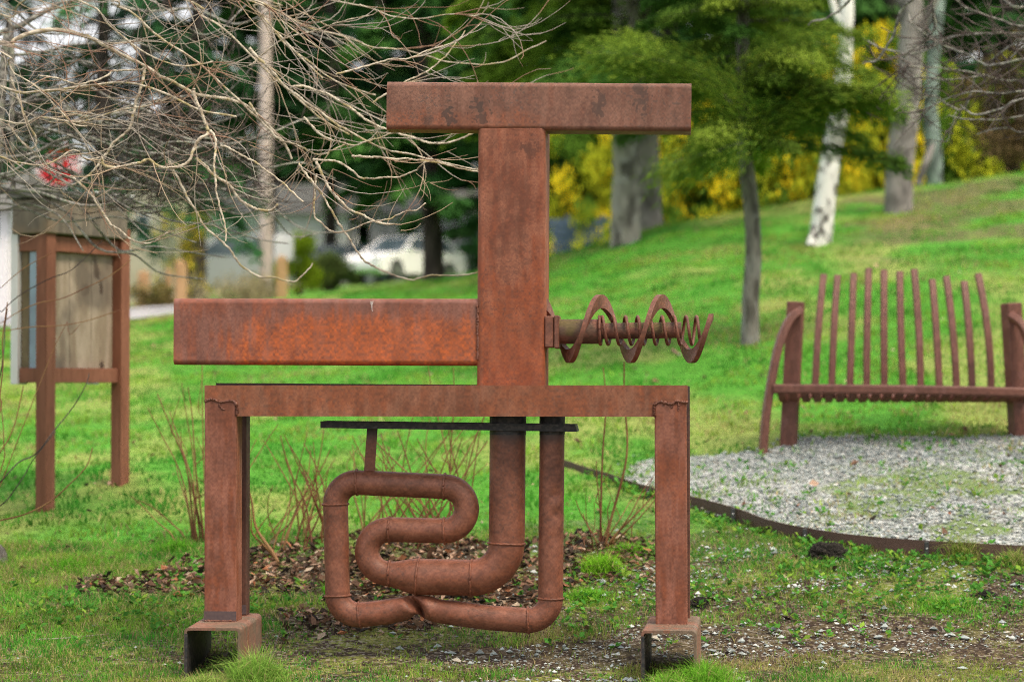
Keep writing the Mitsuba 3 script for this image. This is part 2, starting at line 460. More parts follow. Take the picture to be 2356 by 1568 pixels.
bsdf('car_glass', (.05, .075, .09), .08, .8)
bsdf('rubber', (.02, .02, .021), .8, .3)
bsdf('lamp_clear', (.6, .62, .64), .15, .7)
bsdf('fence_blue', proc(lambda p, n, uv: mix((.045, .075, .14), (.085, .125, .20), fbm(p.x * 4, p.y * 4, p.z * 20, 3))), .7, .3)
bsdf('wall_grey', wood((.36, .35, .41), (.47, .46, .52), 9, .6), .8, .2)
bsdf('wall_cream', proc(lambda p, n, uv: mix((.50, .45, .35), (.62, .57, .46), fbm(p.x * 2, p.y * 2, p.z * 2, 3))), .8, .2)
bsdf('wall_white', proc(lambda p, n, uv: mix((.66, .67, .70), (.76, .77, .79), fbm(p.x * 2, p.y * 2, p.z * 2, 3))), .8, .2)
bsdf('sign_red', (.62, .012, .02), .35, .5)
bsdf('sign_white', (.80, .80, .80), .35, .5)

# ------------------------------------------------------------------ setting: one ground sheet to the horizon
def build_ground():
    xs = np.unique(np.r_[np.linspace(-400, -16, 26), np.arange(-16, -4, .5), np.arange(-4, 4.6, .07), np.arange(4.6, 16, .5), np.linspace(16, 400, 26)])
    ys = np.unique(np.r_[np.linspace(-60, 8, 12), np.arange(8, 10.4, .3), np.arange(10.4, 18, .07), np.arange(18, 32, .22), np.arange(32, 90, 1.5), np.linspace(90, 560, 22)])
    X, Y = np.meshgrid(xs, ys, indexing='ij')
    Z = ground(X, np.minimum(Y, 120))
    Z += (meshkit.noise(np.stack([X * 7, Y * 7, 0 * X], -1), 2) - .5) * .022 * (np.abs(X) < 5) * (Y < 18)
    Z -= .03 * gravel_mask(X, Y)
    v = np.stack([X, Y, Z], -1).reshape(-1, 3)
    a, b = len(xs), len(ys)
    i, j = np.meshgrid(np.arange(a - 1), np.arange(b - 1), indexing='ij')
    q = np.stack([i * b + j, (i + 1) * b + j, (i + 1) * b + j + 1, i * b + j + 1], -1).reshape(-1, 4)
    put('ground', (v, q), 'soil_turf', True)
    labels['ground'] = {'label': 'grassy slope with mossy soil rising away to the right', 'category': 'ground', 'kind': 'structure'}


build_ground()


def sheet(key, poly_fn, xs, ys, lift, mat, label):
    X, Y = np.meshgrid(xs, ys, indexing='ij')
    Z = ground(X, Y) + lift
    keep = poly_fn(X, Y)
    b = len(ys)
    i, j = np.meshgrid(np.arange(len(xs) - 1), np.arange(b - 1), indexing='ij')
    ok = keep[:-1, :-1] & keep[1:, 1:] & keep[:-1, 1:] & keep[1:, :-1]
    q = np.stack([i * b + j, (i + 1) * b + j, (i + 1) * b + j + 1, i * b + j + 1], -1)[ok]
    m = trimesh.Trimesh(np.stack([X, Y, Z], -1).reshape(-1, 3), np.vstack([q[:, [0, 1, 2]], q[:, [0, 2, 3]]]), process=False)
    m.remove_unreferenced_vertices()
    put(key, m, mat, True)
    labels[key] = {'label': label, 'category': key.replace('_', ' '), 'kind': 'structure'}


sheet('gravel_terrace', lambda X, Y: gravel_mask(X, Y) > .35, np.arange(-.4, 4.4, .05), np.arange(13, 17.4, .05), .004, 'gravel_bed', 'pale grey gravel surface in front of the bench')
sheet('road', lambda X, Y: (Y > 29.9 + .25 * np.sin(X * .8)) & (Y < 52) & (X < -.118 * Y), np.arange(-30, -.9, .5), np.arange(29, 53, .3), .03, 'asphalt_pale', 'pale grey road beyond the lawn on the left')
for xv in ():
    pass


# ------------------------------------------------------------------ the sculpture
THETA = math.radians(4.5)
P0 = np.array([0, 11.3, 0.0])
XD = np.array([math.cos(THETA), -math.sin(THETA), 0])
DD = np.array([math.sin(THETA), math.cos(THETA), 0])
ROT = np.stack([XD, DD, [0, 0, 1]], 1)


def SL(u, v, d=0.0):
    """Local x and height of the sculpture point surveyed at u, v, at depth d behind its front plane."""
    r = ray(u, v)
    t = (DD @ P0 + d) / (DD @ r)
    p = np.array([0, 0, CAM_Z]) + t * r
    return np.array([(p - P0) @ XD, p[2]])


def S3(u, v, d=0.0):
    x, z = SL(u, v, d)
    return np.array([x, d, z])


def world(m):
    if hasattr(m, 'vertices'):
        m = m.copy()
        m.vertices = np.asarray(m.vertices) @ ROT.T + P0
        return m
    return np.asarray(m[0]) @ ROT.T + P0, m[1]


def rounded(w, h, r):
    r = min(r, w / 2 - 1e-4, h / 2 - 1e-4)
    return sbox(-w / 2 + r, -h / 2 + r, w / 2 - r, h / 2 - r).buffer(r, quad_segs=6)


def rhs(a, b, w, h, up, r=.02, t=.009, end_cap=False):
    """Rectangular hollow section from a to b (local), w sideways and h along up."""
    a, b, up = (np.asarray(x, float) for x in (a, b, up))
    z = b - a; L = np.linalg.norm(z); z /= L
    up = up - (up @ z) * z; up /= np.linalg.norm(up)
    x = np.cross(up, z)
    pol = rounded(w, h, r)
    if not end_cap:
        pol = pol.difference(rounded(w - 2 * t, h - 2 * t, max(r - t, .003)))
    m = trimesh.creation.extrude_polygon(pol, L, engine='earcut')
    M = np.eye(4); M[:3, 0], M[:3, 1], M[:3, 2], M[:3, 3] = x, up, z, a
    m.apply_transform(M)
    return m


SC = thing('steel_sculpture', 'tall rusted steel sculpture of square beams, bent pipes and a coil spring', 'sculpture')


def sc(name, m, mat, smooth=30, **kw):
    return part(SC, name, world(m), mat, smooth, **kw)


# column, arm, top beam
c0, c1 = SL(1177.5, 295, .09), SL(1174.5, 887, .09)
colw = SL(1258, 600, .09)[0] - SL(1102, 600, .09)[0]
tilt = np.array([c0[0] - c1[0], 0, c0[1] - c1[1]])
sc('column', rhs([c1[0], .09 + colw / 2, c1[1]], [c0[0], .09 + colw / 2, c0[1]], colw, colw, [0, -1, 0], .026), 'rust_column')
l0, l1 = SL(889.5, 242, .085), SL(1590, 246.5, .085)
th = SL(1200, 190, .085)[1] - SL(1200, 300, .085)[1]
top_d = .20
sc('top_beam', rhs([l0[0], .085 + top_d / 2, l0[1]], [l1[0], .085 + top_d / 2, l1[1]], top_d, th, [0, 0, 1], .024, .008), 'rust_top')
a0, a1 = SL(399.5, 762, .105), SL(1099, 763.5, .105)
ah = SL(700, 686, .105)[1] - SL(700, 839, .105)[1]
sc('arm_beam', rhs([a0[0], .105 + .14, a0[1]], [a1[0] + .004, .105 + .14, a1[1]], .28, ah, [0, 0, 1], .026), 'rust_arm')


def bead(path, r, seed=0, n=60, wob=.4):
    p = spline(path, n)
    g = np.random.default_rng(seed)
    rr = r * (1 + wob * g.uniform(-1, 1, n))
    p = p + g.normal(0, r * .35, p.shape) * [1, .3, 1]
    return tube(p, rr, 6)


# weld between arm and column
sc('weld_bead', bead([S3(1099, v, .10) for v in (700, 740, 780, 826)], .006, 3), 'rust_helix', True)
# pale bird dropping running down the arm
dx, dz = SL(855, 690, .10)
drop = Polygon([(-.007, 0), (.008, .002), (.006, -.014), (.003, -.02), (.0025, -.034), (.0045, -.047), (.0015, -.049), (-.001, -.034), (-.003, -.02), (-.006, -.012)])
dm = trimesh.creation.extrude_polygon(drop, .0015, engine='earcut')
dm.apply_transform(np.array([[1, 0, 0, dx], [0, 0, -1, .1045], [0, 1, 0, dz - .006], [0, 0, 0, 1.0]]))
bsdf('dried_drip', (.42, .36, .34), .8, .2)
sc('dropping_streak', dm, 'dried_drip', label='pale streak running down the front of the arm')

# frames: front and back portals
FRONT_H = SL(1000, 886, 0)[1] - SL(1000, 957.5, 0)[1]
z_top = SL(1000, 886, 0)[1]
z_bot = SL(1000, 957.5, 0)[1]
lx0, lx1 = SL(470, 1200, 0)[0], SL(543.5, 1200, 0)[0]
rx0, rx1 = SL(1506, 1200, 0)[0], SL(1579.5, 1200, 0)[0]
fx0, fx1 = SL(470.5, 920, 0)[0], SL(1582, 920, 0)[0]
z_foot = SL(505, 1428, 0)[1]
z_footr = SL(1545, 1437, 0)[1]


def plate_prism(pts, d0, d1):
    """Polygon in the local x, z plane given depth d0..d1."""
    m = trimesh.creation.extrude_polygon(Polygon(pts), d1 - d0, engine='earcut')
    m.apply_transform(np.array([[1, 0, 0, 0], [0, 0, 1, d0], [0, 1, 0, 0], [0, 0, 0, 1.0]]))
    m.invert()
    return m


def soft_edges(m, r=.004):
    return m


def channel_bar(x0, z0, x1, z1, d0, d1, r=.006):
    """Rounded solid bar in the portal: from x0..x1, z0..z1."""
    return rbox([x0, d0, z0], [x1, d1, z1], r)


FD = .15
zl_w, zr_w = SL(510, 921, 0)[1], SL(1540, 924, 0)[1]
# the cross bar is notched over the legs: the legs run up into it
bar_m = manifold3d.Manifold.cube([fx1 - fx0, FD, FRONT_H]).translate([fx0, 0, z_bot])
for xa, xb, zz in ((fx0 - .01, lx1 + .001, zl_w), (rx0 - .001, fx1 + .01, zr_w)):
    bar_m = bar_m - manifold3d.Manifold.cube([xb - xa, FD + .02, zz - z_bot + .01]).translate([xa, -.01, z_bot - .01])
sc('cross_bar', bar_m, 'rust_frame', 30) if False else None
mm = bar_m.to_mesh()
sc('cross_bar', trimesh.Trimesh(mm.vert_properties[:, :3], mm.tri_verts), 'rust_frame')
zft, zfr = SL(505, 1428, 0)[1], SL(1545, 1437, 0)[1]
sc('leg', rhs([(lx0 + lx1) / 2, FD / 2, zft], [(fx0 + lx1) / 2, FD / 2, zl_w - .001], lx1 - lx0, FD, [0, -1, 0], .007), 'rust_leg')
sc('leg', rhs([(rx0 + rx1) / 2 + .004, FD / 2, zfr], [(rx0 + rx1) / 2, FD / 2, zr_w - .001], rx1 - rx0, FD, [0, -1, 0], .007), 'rust_leg')
# ragged weld seams where legs meet the bar
for k, pts in enumerate(([(472, 922), (485, 918), (500, 921), (512, 925), (522, 922), (532, 921), (541, 925), (545, 934), (545.5, 955)],
                         [(1506, 957), (1505, 935), (1512, 926), (1525, 924), (1545, 928), (1560, 922), (1575, 926), (1581, 924)])):
    sc('weld_seam', bead([S3(u, v, -.002) for u, v in pts], .0065, 40 + k, 90, .55), 'rust_helix', True, label='ragged weld seam at the frame corner')
for k, pts in enumerate(([(505, 926), (507, 935), (512, 940), (517, 943)], [(1561, 926), (1562, 936), (1560, 945)], [(1544, 928), (1546, 938)])):
    sc('weld_drip', bead([S3(u, v, -.001) for u, v in pts], .004, 60 + k, 20, .5), 'rust_helix', True)
# back portal, a little out of square with the front one
BD = .30
bx0, bx1 = SL(497, 900, BD)[0], SL(1587, 900, BD)[0]
zb0, zb1 = SL(497, 880.5, BD)[1], SL(1587, 888, BD)[1]
bh = FRONT_H
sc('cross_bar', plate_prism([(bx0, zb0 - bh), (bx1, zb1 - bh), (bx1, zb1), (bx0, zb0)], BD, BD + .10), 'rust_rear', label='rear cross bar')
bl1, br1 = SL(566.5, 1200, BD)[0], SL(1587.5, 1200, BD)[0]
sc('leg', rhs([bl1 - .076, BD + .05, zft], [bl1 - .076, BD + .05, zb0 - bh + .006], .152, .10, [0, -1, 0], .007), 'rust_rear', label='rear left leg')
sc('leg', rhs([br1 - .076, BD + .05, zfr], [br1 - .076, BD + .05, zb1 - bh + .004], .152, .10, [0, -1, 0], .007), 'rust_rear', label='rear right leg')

# feet: upturned channels, open at the front
for nm, uL, uR, vF, side in (('left', 424, 552.5, 1443, 0), ('right', 1474.5, 1602, 1449.5, 1)):
    d0, d1 = -.30, .415
    rot = math.radians(-2.6 if side == 0 else 1.6)
    x0, z1 = SL(uL, vF, d0); x1 = SL(uR, vF, d0)[0]
    w, hgt, t = x1 - x0, z1 + .12, .012
    outer = rounded(w, 2 * hgt, .022).intersection(sbox(-w, 0, w, 2 * hgt))
    inner = rounded(w - 2 * t, 2 * hgt - 2 * t, .012).intersection(sbox(-w, -.01, w, 2 * hgt))
    m = trimesh.creation.extrude_polygon(outer.difference(inner), d1 - d0, engine='earcut')
    M = np.array([[1, 0, 0, (x0 + x1) / 2], [0, 0, 1, d0], [0, 1, 0, z1 - hgt], [0, 0, 0, 1.0]])
    m.apply_transform(M); m.invert()
    RF = trimesh.transformations.rotation_matrix(-rot, [0, 0, 1], [(x0 + x1) / 2, d0, 0])
    m.apply_transform(RF)
    sc('foot', m, 'rust_foot', label=f'upturned channel foot under the {nm} legs')
    lin = boxm([x0 + .0012, d0 - .0015, z1 - hgt + .01], [x0 + t + .003, d1 - .01, z1 - t - .014])  # thin near-black sheet over the left inner wall
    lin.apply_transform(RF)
    sc('foot_lining', lin, 'black_steel', label='black sheet along the inner face of the foot')
for x0, x1, zz in ((lx0, lx1, zft), (rx0 + .004, rx1 + .004, zfr)):
    sc('weld_bead', bead([[x, -.003, zz + .001] for x in np.linspace(x0, x1, 6)], .005, int(abs(x0) * 90), 40, .5), 'rust_helix', True)
# purplish paint remnant at the bottom of the left legs
scuff = lambda: proc(lambda p, n, uv: mix((.075, .055, .058), (.11, .075, .072), noise(p.x * 120, p.y * 120, p.z * 90)))
bsdf('scuffed', scuff(), .7, .3)
sc('base_band', boxm([lx0 - .0012, -.0022, zft + .004], [lx1 + .0012, -.0002, zft + .047]), 'scuffed', label='greyish worn band at the bottom of the left front leg')
sc('base_band', boxm([bl1 - .15, BD - .0022, zft + .006], [bl1 + .0012, BD - .0002, zft + .05]), 'scuffed')

# raised letters up the right leg, reading upwards
lt = meshkit.text_mesh('INC  USA', .021, .0016)
lt.vertices = np.asarray(lt.vertices) * [1.05, 1, 1]
lp = S3(1526, 1497 * 0 + 1497, 0)
x_, z_ = SL(1531.5, 1428, 0)
M = np.array([[0, -1, 0, x_], [0, 0, -1, .0004], [1, 0, 0, z_ + .012], [0, 0, 0, 1.0]])
lt.apply_transform(M)
sc('embossed_lettering', lt, 'rust_leg', False, label='raised letters reading INC USA up the right front leg')

# hanging plate, strut
pd0, pd1 = .14, .36
q = [SL(737, 968.5, pd0), SL(1319, 976, pd0), SL(1327, 983, pd0), SL(1327, 992.5, pd0), SL(737, 984, pd0)]
sc('hanging_plate', plate_prism([tuple(a) for a in (q[4], q[3], q[1] + [(.008), 0], q[0])], pd0, pd1), 'black_steel', label='black unrusted steel plate carrying the pipes')
PC = .245
s0, s1 = [SL(845, 984, PC), SL(868.5, 985, PC)], [SL(837.5, 1086, PC), SL(862, 1086, PC)]
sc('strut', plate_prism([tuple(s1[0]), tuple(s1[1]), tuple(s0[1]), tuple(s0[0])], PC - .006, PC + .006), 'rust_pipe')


# pipes
def pipe(path, rad, dent=None, sides=44):
    """Pipe along local points (x, z) at depth PC; rad per point."""
    p = np.asarray(path, float)
    n = len(p)
    rad = np.broadcast_to(np.asarray(rad, float), (n,))
    t = np.gradient(p, axis=0); t /= np.linalg.norm(t, axis=1, keepdims=True)
    nrm = np.stack([-t[:, 1], t[:, 0]], 1)
    ang = np.arange(sides) * 2 * np.pi / sides
    cu, cd = np.cos(ang), -np.sin(ang)           # along nrm, along depth (negative = front)
    X = p[:, None, 0] + rad[:, None] * cu * nrm[:, None, 0]
    Z = p[:, None, 1] + rad[:, None] * cu * nrm[:, None, 1]
    D = PC + rad[:, None] * cd[None]
    v = np.stack([X, np.broadcast_to(D, X.shape), Z], -1)
    if dent is not None:
        v = dent(v, p, nrm)
    i, j = np.meshgrid(np.arange(n - 1), np.arange(sides), indexing='ij')
    q = np.stack([i * sides + j, (i + 1) * sides + j, (i + 1) * sides + (j + 1) % sides, i * sides + (j + 1) % sides], -1).reshape(-1, 4)
    m = trimesh.Trimesh(v.reshape(-1, 3), np.vstack([q[:, [0, 1, 2]], q[:, [0, 2, 3]]]), process=False)
    e = np.r_[np.arange(sides), (n - 1) * sides + np.arange(sides)]
    vol = m.volume
    if vol < 0:
        m.invert()
    return m


def arc(cu, cv, ru, rv, a0, a1, n=26):
    a = np.radians(np.linspace(a0, a1, n))
    return np.array([SL(cu + ru * math.cos(x), cv - rv * math.sin(x), PC) for x in a])


def line(a, b, n=12):
    a, b = SL(*a, PC), SL(*b, PC)
    t = np.linspace(0, 1, n)[:, None]
    return a * (1 - t) + b * t


PXM = SL(1100, 900, PC)[0] - SL(1000, 900, PC)[0]
R6, R4 = 41.3 * PXM / 100, 28.6 * PXM / 100
def ring_weld(p, t, rad, seed):
    """Weld bead round a pipe at local (x, z), the pipe running along t."""
    t = np.asarray(t, float); t /= np.linalg.norm(t)
    n2 = np.array([-t[1], t[0]])
    a = np.linspace(0, 2 * np.pi, 61)
    g = np.random.default_rng(seed)
    rr = rad + .0015
    ring = np.stack([p[0] + rr * np.cos(a) * n2[0], PC - rr * np.sin(a), p[1] + rr * np.cos(a) * n2[1]], 1)
    ring += np.array([t[0], 0, t[1]]) * g.normal(0, .0007, (61, 1))
    ring[-1] = ring[0]
    return tube(ring, .0056 * (1 + .2 * g.uniform(-1, 1, 61)), 7, False)


segs = []      # (name, path, radius)
p_big = line((1168.5, 958), (1166, 1250), 30)
segs.append(('pipe', p_big, R6, None))
segs.append(('pipe_elbow', arc(1085, 1249, 80.5, 79, 0, -90, 30), R6, None))
segs.append(('pipe', line((1085, 1328), (961, 1325.5)), R6, None))
rd = line((961, 1325.5), (893, 1319), 12)
tt = np.linspace(0, 1, 12)
segs.append(('pipe_reducer', rd, R6 + (R4 - R6) * (3 * tt ** 2 - 2 * tt ** 3), None))
segs.append(('pipe_bend', arc(896, 1268, 51, 50.7, -90, -270, 44), R4, None))
segs.append(('pipe', line((896, 1217.3), (1022.6, 1220)), R4, None))
segs.append(('pipe_bend', arc(1022.6, 1169.3, 51, 50.7, -90, 90, 44), R4, None))
segs.append(('pipe', line((1022.6, 1118.6), (821, 1109)), R4, None))
segs.append(('pipe_elbow', arc(821.5, 1159, 49.5, 50.2, 90, 180, 26), R4, None))
segs.append(('pipe', line((772, 1159), (777, 1371), 24), R4, None))
segs.append(('pipe_elbow', arc(828, 1369, 51, 44.5, 180, 270, 26), R4, None))
mid = [SL(u, v, PC) for u, v in ((828, 1413.5), (870, 1409), (915, 1402), (952, 1394.5), (975, 1394.5), (1010, 1403), (1060, 1411), (1120, 1419), (1180, 1424), (1216, 1426))]
mid = spline(mid, 170)
kink = SL(963, 1394, PC)


def crush(v, p, nrm):
    n, s, _ = v.shape
    a = np.arange(s) * 2 * np.pi / s
    cu, front = np.cos(a)[None], np.clip(np.sin(a), 0, 1)[None]
    x = (p[:, 0] - kink[0])[:, None]
    h = cu * R4
    crease = np.exp(-((x + .55 * h + .002) / .020) ** 2)
    lip = np.exp(-((x + .35 * h - .052) / .026) ** 2) + .8 * np.exp(-((x + .30 * h + .055) / .03) ** 2)
    wide = np.exp(-(x / .13) ** 2)
    v[..., 1] += front * (.088 * crease * np.clip(.85 - .45 * cu, .3, 1.2) - .016 * lip + .012 * wide)
    pinch = 1 - .10 * np.exp(-(x / .06) ** 2) * np.ones_like(h)
    dn = h * (pinch - 1)
    under = np.clip(-cu, 0, 1) * np.exp(-((x + .012) / .035) ** 2) * .016
    over = np.clip(cu, 0, 1) * np.exp(-((x - .10) / .05) ** 2) * -.006
    k = dn + under + over
    v[..., 0] += k * nrm[:, None, 0]
    v[..., 2] += k * nrm[:, None, 1]
    return v


segs.append(('crushed_pipe', mid, R4, crush))
segs.append(('pipe_elbow', arc(1216, 1375.5, 50.5, 50.5, -90, 0, 26), R4, None))


def small_dents(v, p, nrm):
    s = v.shape[1]
    a = np.arange(s) * 2 * np.pi / s
    front = np.clip(np.sin(a), 0, 1)[None]
    for (u, vv), amp, rad in (((1280, 1137), .009, .028), ((1287, 1182), .011, .03), ((1285, 1235), .006, .03)):
        c = SL(u, vv, PC)
        d2 = (v[..., 0] - c[0]) ** 2 + (v[..., 2] - c[1]) ** 2
        v[..., 1] += front * amp * np.exp(-d2 / rad ** 2)
    return v


segs.append(('pipe', line((1266.5, 1375.5), (1270.5, 958), 90), R4, small_dents))
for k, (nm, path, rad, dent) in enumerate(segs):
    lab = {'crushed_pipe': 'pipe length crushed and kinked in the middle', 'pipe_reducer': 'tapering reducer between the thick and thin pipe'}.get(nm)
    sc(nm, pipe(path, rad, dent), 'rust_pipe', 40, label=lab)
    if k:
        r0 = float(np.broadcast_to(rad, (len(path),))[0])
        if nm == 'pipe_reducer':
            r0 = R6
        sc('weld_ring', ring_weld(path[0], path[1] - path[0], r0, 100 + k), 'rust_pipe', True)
sc('weld_ring', ring_weld(segs[-1][1][0], [0, 1], R4, 190), 'rust_helix', True) if False else None
# near-black sleeves where the pipes pass the plate, under the frame
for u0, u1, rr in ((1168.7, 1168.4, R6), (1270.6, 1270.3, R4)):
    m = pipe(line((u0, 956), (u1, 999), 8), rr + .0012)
    sc('pipe_sleeve', m, 'black_steel', 40, label='black sleeve at the top of the pipe')

# collar, axle, coil spring and ribbon on the right
CC = .17
bx = SL(1253, 763, .10)[0]; bxe = SL(1275, 763, .10)[0]; bxf = SL(1286, 763, .10)[0]
zc = SL(1270, 763.5, CC)[1]
hb = (SL(1270, 728, .1)[1] - SL(1270, 800.5, .1)[1]) / 2
sc('collar_box', rbox([bx, CC - hb, zc - hb], [bxe - .003, CC + hb, zc + hb], .005), 'rust_helix')
sc('collar_plate', rbox([bxe, CC - hb - .004, zc - hb - .004], [bxf, CC + hb + .004, zc + hb + .003], .004), 'rust_helix')
ax0, ax1, ax2 = SL(1286, 762.5, CC), SL(1382, 762.5, CC), SL(1568, 759, CC)
PM = PXM / 100


def xtube(a, b, r, n=2, sides=40):
    return tube([[a[0], CC, a[1]], [b[0], CC, b[1]]], r, sides)


sc('axle_sleeve', xtube(ax0, ax1, 28 * PM), 'rust_axle', 40)
sc('axle', xtube([ax1[0] - .02, SL(1382, 761.5, CC)[1]], ax2, 18.2 * PM), 'rust_axle', 40, label='thinner axle tube inside the coil')
# coil: front strands fall to the right
us = np.array([1379, 1384, 1398, 1411, 1425, 1453, 1481, 1509, 1537, 1565, 1592, 1615])
turn = np.arange(len(us)) * 1.0
turn = np.array([0, .95, 1.45, 2, 2.5, 3.5, 4.5, 5.5, 6.5, 7.5, 8.5, 9.6]) - .0
tq = np.linspace(0, 9.6, 420)
ut = np.interp(tq, turn, us)
cr = 31.5 * PM
cp = []
for a, u in zip(tq, ut):
    x, zz = SL(u, 760, CC)
    ph = 2 * np.pi * (a - 1.0) + np.pi / 2        # pi/2 = top
    cp.append([x, CC - cr * math.cos(ph) * -1 if False else CC + cr * math.cos(ph), zz + cr * math.sin(ph)])
cp = np.array(cp)
sc('coil_spring', tube(cp, .0076, 12), 'rust_helix', True, label='thin coil spring round the axle')
# ribbon: flat bar wound the other way
nph = 300
u0r, u1r, per = 1244, 1636, 140.0
uu = np.linspace(u0r, u1r, nph)
ri, ro, half = .098, .1625, .0115
V = []
for u in uu:
    x, zz = SL(u, 756, CC)
    ph = 2 * np.pi * (u - 1381.5) / per            # 0 = top; the front strand climbs to the right
    cz_, sy_ = math.cos(ph), math.sin(ph)
    for r_, o in ((ri, -half), (ro, -half), (ro, half), (ri, half)):
        V.append([x + o, CC + r_ * sy_, zz + r_ * cz_])
V = np.array(V)
i, j = np.meshgrid(np.arange(nph - 1), np.arange(4), indexing='ij')
qd = np.stack([i * 4 + j, i * 4 + (j + 1) % 4, (i + 1) * 4 + (j + 1) % 4, (i + 1) * 4 + j], -1).reshape(-1, 4)
f = np.vstack([qd[:, [0, 1, 2]], qd[:, [0, 2, 3]], [[0, 2, 1], [0, 3, 2]], (nph - 1) * 4 + np.array([[0, 1, 2], [0, 2, 3]])])
rib = trimesh.Trimesh(V, f, process=False)
if rib.volume < 0:
    rib.invert()
sc('spiral_ribbon', rib, 'rust_helix', 35, label='wide flat bar wound as a spiral round the coil')

# concrete slab under the left foot
fs = thing('flat_bar', 'brown flat steel bar half sunk in grass under the left foot', 'steel bar')
gz = .02
m = rbox([SL(497, 1555, 0)[0], -.75, -.06], [SL(497, 1555, 0)[0] + .085, .62, .03], .008)
put(fs, world(m), 'rust_foot')

# ------------------------------------------------------------------ the bench
BE = thing('steel_bench', 'rust brown steel slat bench with curved bars standing on gravel', 'bench')


def be(name, m, mat='rust_bench', smooth=35, **kw):
    return part(BE, name, m, mat, smooth, **kw)


YR, YP, YB = 16.45, 16.62, 16.86
zg = lambda x, y: float(ground(x, y)) - .06


def lean_post(ut, vt, ub, Y, w, yaw):
    top = at(ut, vt, Y); b = at(ub, 1030, Y)
    b[2] = zg(b[0], b[1])
    z = top - b; L = np.linalg.norm(z); z /= L
    m = rbox([-w / 2, -w / 2, 0], [w / 2, w / 2, L], .006)
    c, s = math.cos(yaw), math.sin(yaw)
    x = np.array([c, s, 0]); x -= (x @ z) * z; x /= np.linalg.norm(x)
    y = np.cross(z, x)
    M = np.eye(4); M[:3, 0], M[:3, 1], M[:3, 2], M[:3, 3] = x, y, z, b
    m.apply_transform(M)
    return m


be('post', lean_post(1831, 694, 1813.5, YP, .112, math.radians(-14)))
be('post', lean_post(2326, 697, 2346, YP, .112, math.radians(16)))
# curved front legs that rise to the posts as arms
armL = [(1754, 1055, 16.42), (1762, 960, 16.42), (1774, 880, 16.42), (1789, 805, 16.44), (1806, 755, 16.47), (1823, 727, 16.50), (1840, 714, 16.55)]
armR = [(2326, 727, 16.54), (2341, 737, 16.50), (2357, 758, 16.47), (2373, 805, 16.44), (2389, 880, 16.42), (2402, 960, 16.42), (2410, 1055, 16.42)]
for ap in (armL, armR):
    pth = spline([at(*p) for p in ap], 40)
    be('curved_leg', sweep_rect(pth, .065, .052, [0.2, -1, 0]))
rail = spline([at(1779, 893.5, 16.40), at(2000, 895, 16.36), at(2200, 898, 16.36), at(2388, 903, 16.40)], 30)
be('seat_rail', sweep_rect(rail, .055, .064, [0, -1, 0], .22))
us_ = np.linspace(1797, 2374, 22)
for k, u in enumerate(us_):
    a = at(u, 899, 16.42)
    fan = (u - 2085) / 290
    d = np.array([fan * -.10, .47, 0])
    t = np.linspace(0, 1, 14)[:, None]
    sag = -.060 * np.sin(np.pi * np.clip(t * 1.15, 0, 1)) ** .8
    pth = a + d * t + np.array([0, 0, 1.0]) * sag
    be('seat_slat', sweep_rect(pth, .054, .04, [1, 0, 0]))
tops = [(1895, 632.5), (1927, 634.7), (1964, 631), (1998.5, 618.8), (2033.7, 622.5), (2070, 626), (2103, 621), (2144.6, 644.4), (2177, 636.7), (2218, 648.7), (2250, 631)]
mids = [1882, 1918, 1959, 1995, 2033.7, 2073, 2114, 2155, 2193, 2230.6, 2273]
bots = [1875, 1913, 1955, 1994, 2034.5, 2078, 2118, 2161.5, 2201, 2237, 2280]
for (ut, vt), um, ub in zip(tops, mids, bots):
    c_ = 2 * um - .5 * (ub + ut)
    tq_ = np.linspace(0, 1, 22)
    uu_ = ub * (1 - tq_) ** 2 + 2 * c_ * tq_ * (1 - tq_) + ut * tq_ ** 2
    vv_ = 905 + (vt - 905) * tq_
    pth = np.array([at(a_, b_, YB + .17 * e_ ** 2.2) for a_, b_, e_ in zip(uu_, vv_, tq_)])
    be('back_slat', sweep_rect(pth, .047, .042, [1, 0, 0], .12))
be('back_rail', sweep_rect(spline([at(1838, 908, YB), at(2080, 911, YB), at(2330, 914, YB)], 20), .045, .05, [0, -1, 0]))

# ------------------------------------------------------------------ steel edging of the terrace
ED = thing('steel_edging', 'low dark rusty steel strip holding the gravel terrace along its curved front', 'edging')
# arc length pieces between stakes
cuts = [0, 13, 26, 33, 41, 50, 59]
for a, b in zip(cuts[:-1], cuts[1:]):
    top, V, n = [], [], b - a + 1
    for k in range(a, b + 1):
        p = EDGE[k]
        tng = EDGE[min(k + 1, 59)] - EDGE[max(k - 1, 0)]; tng[2] = 0; tng /= np.linalg.norm(tng)
        nn = np.array([-tng[1], tng[0], 0])
        hz = np.interp(p[0], [.3, .9, 1.3, 1.8, 2.6], [.045, .055, .075, .09, .085])
        gz = float(ground(p[0], p[1]))
        for o, z in ((-.004, gz - .12), (-.004, gz + hz), (.004, gz + hz), (.004, gz - .12)):
            V.append([p[0] + nn[0] * o, p[1] + nn[1] * o, z])
    i, j = np.meshgrid(np.arange(n - 1), np.arange(4), indexing='ij')
    qd = np.stack([i * 4 + j, i * 4 + (j + 1) % 4, (i + 1) * 4 + (j + 1) % 4, (i + 1) * 4 + j], -1).reshape(-1, 4)
    m = trimesh.Trimesh(np.array(V), np.vstack([qd[:, [0, 1, 2]], qd[:, [0, 2, 3]], [[0, 2, 1], [0, 3, 2]], (n - 1) * 4 + np.array([[0, 1, 2], [0, 2, 3]])]), process=False)
    if m.volume < 0:
        m.invert()
    part(ED, 'strip', m, 'edging_steel')
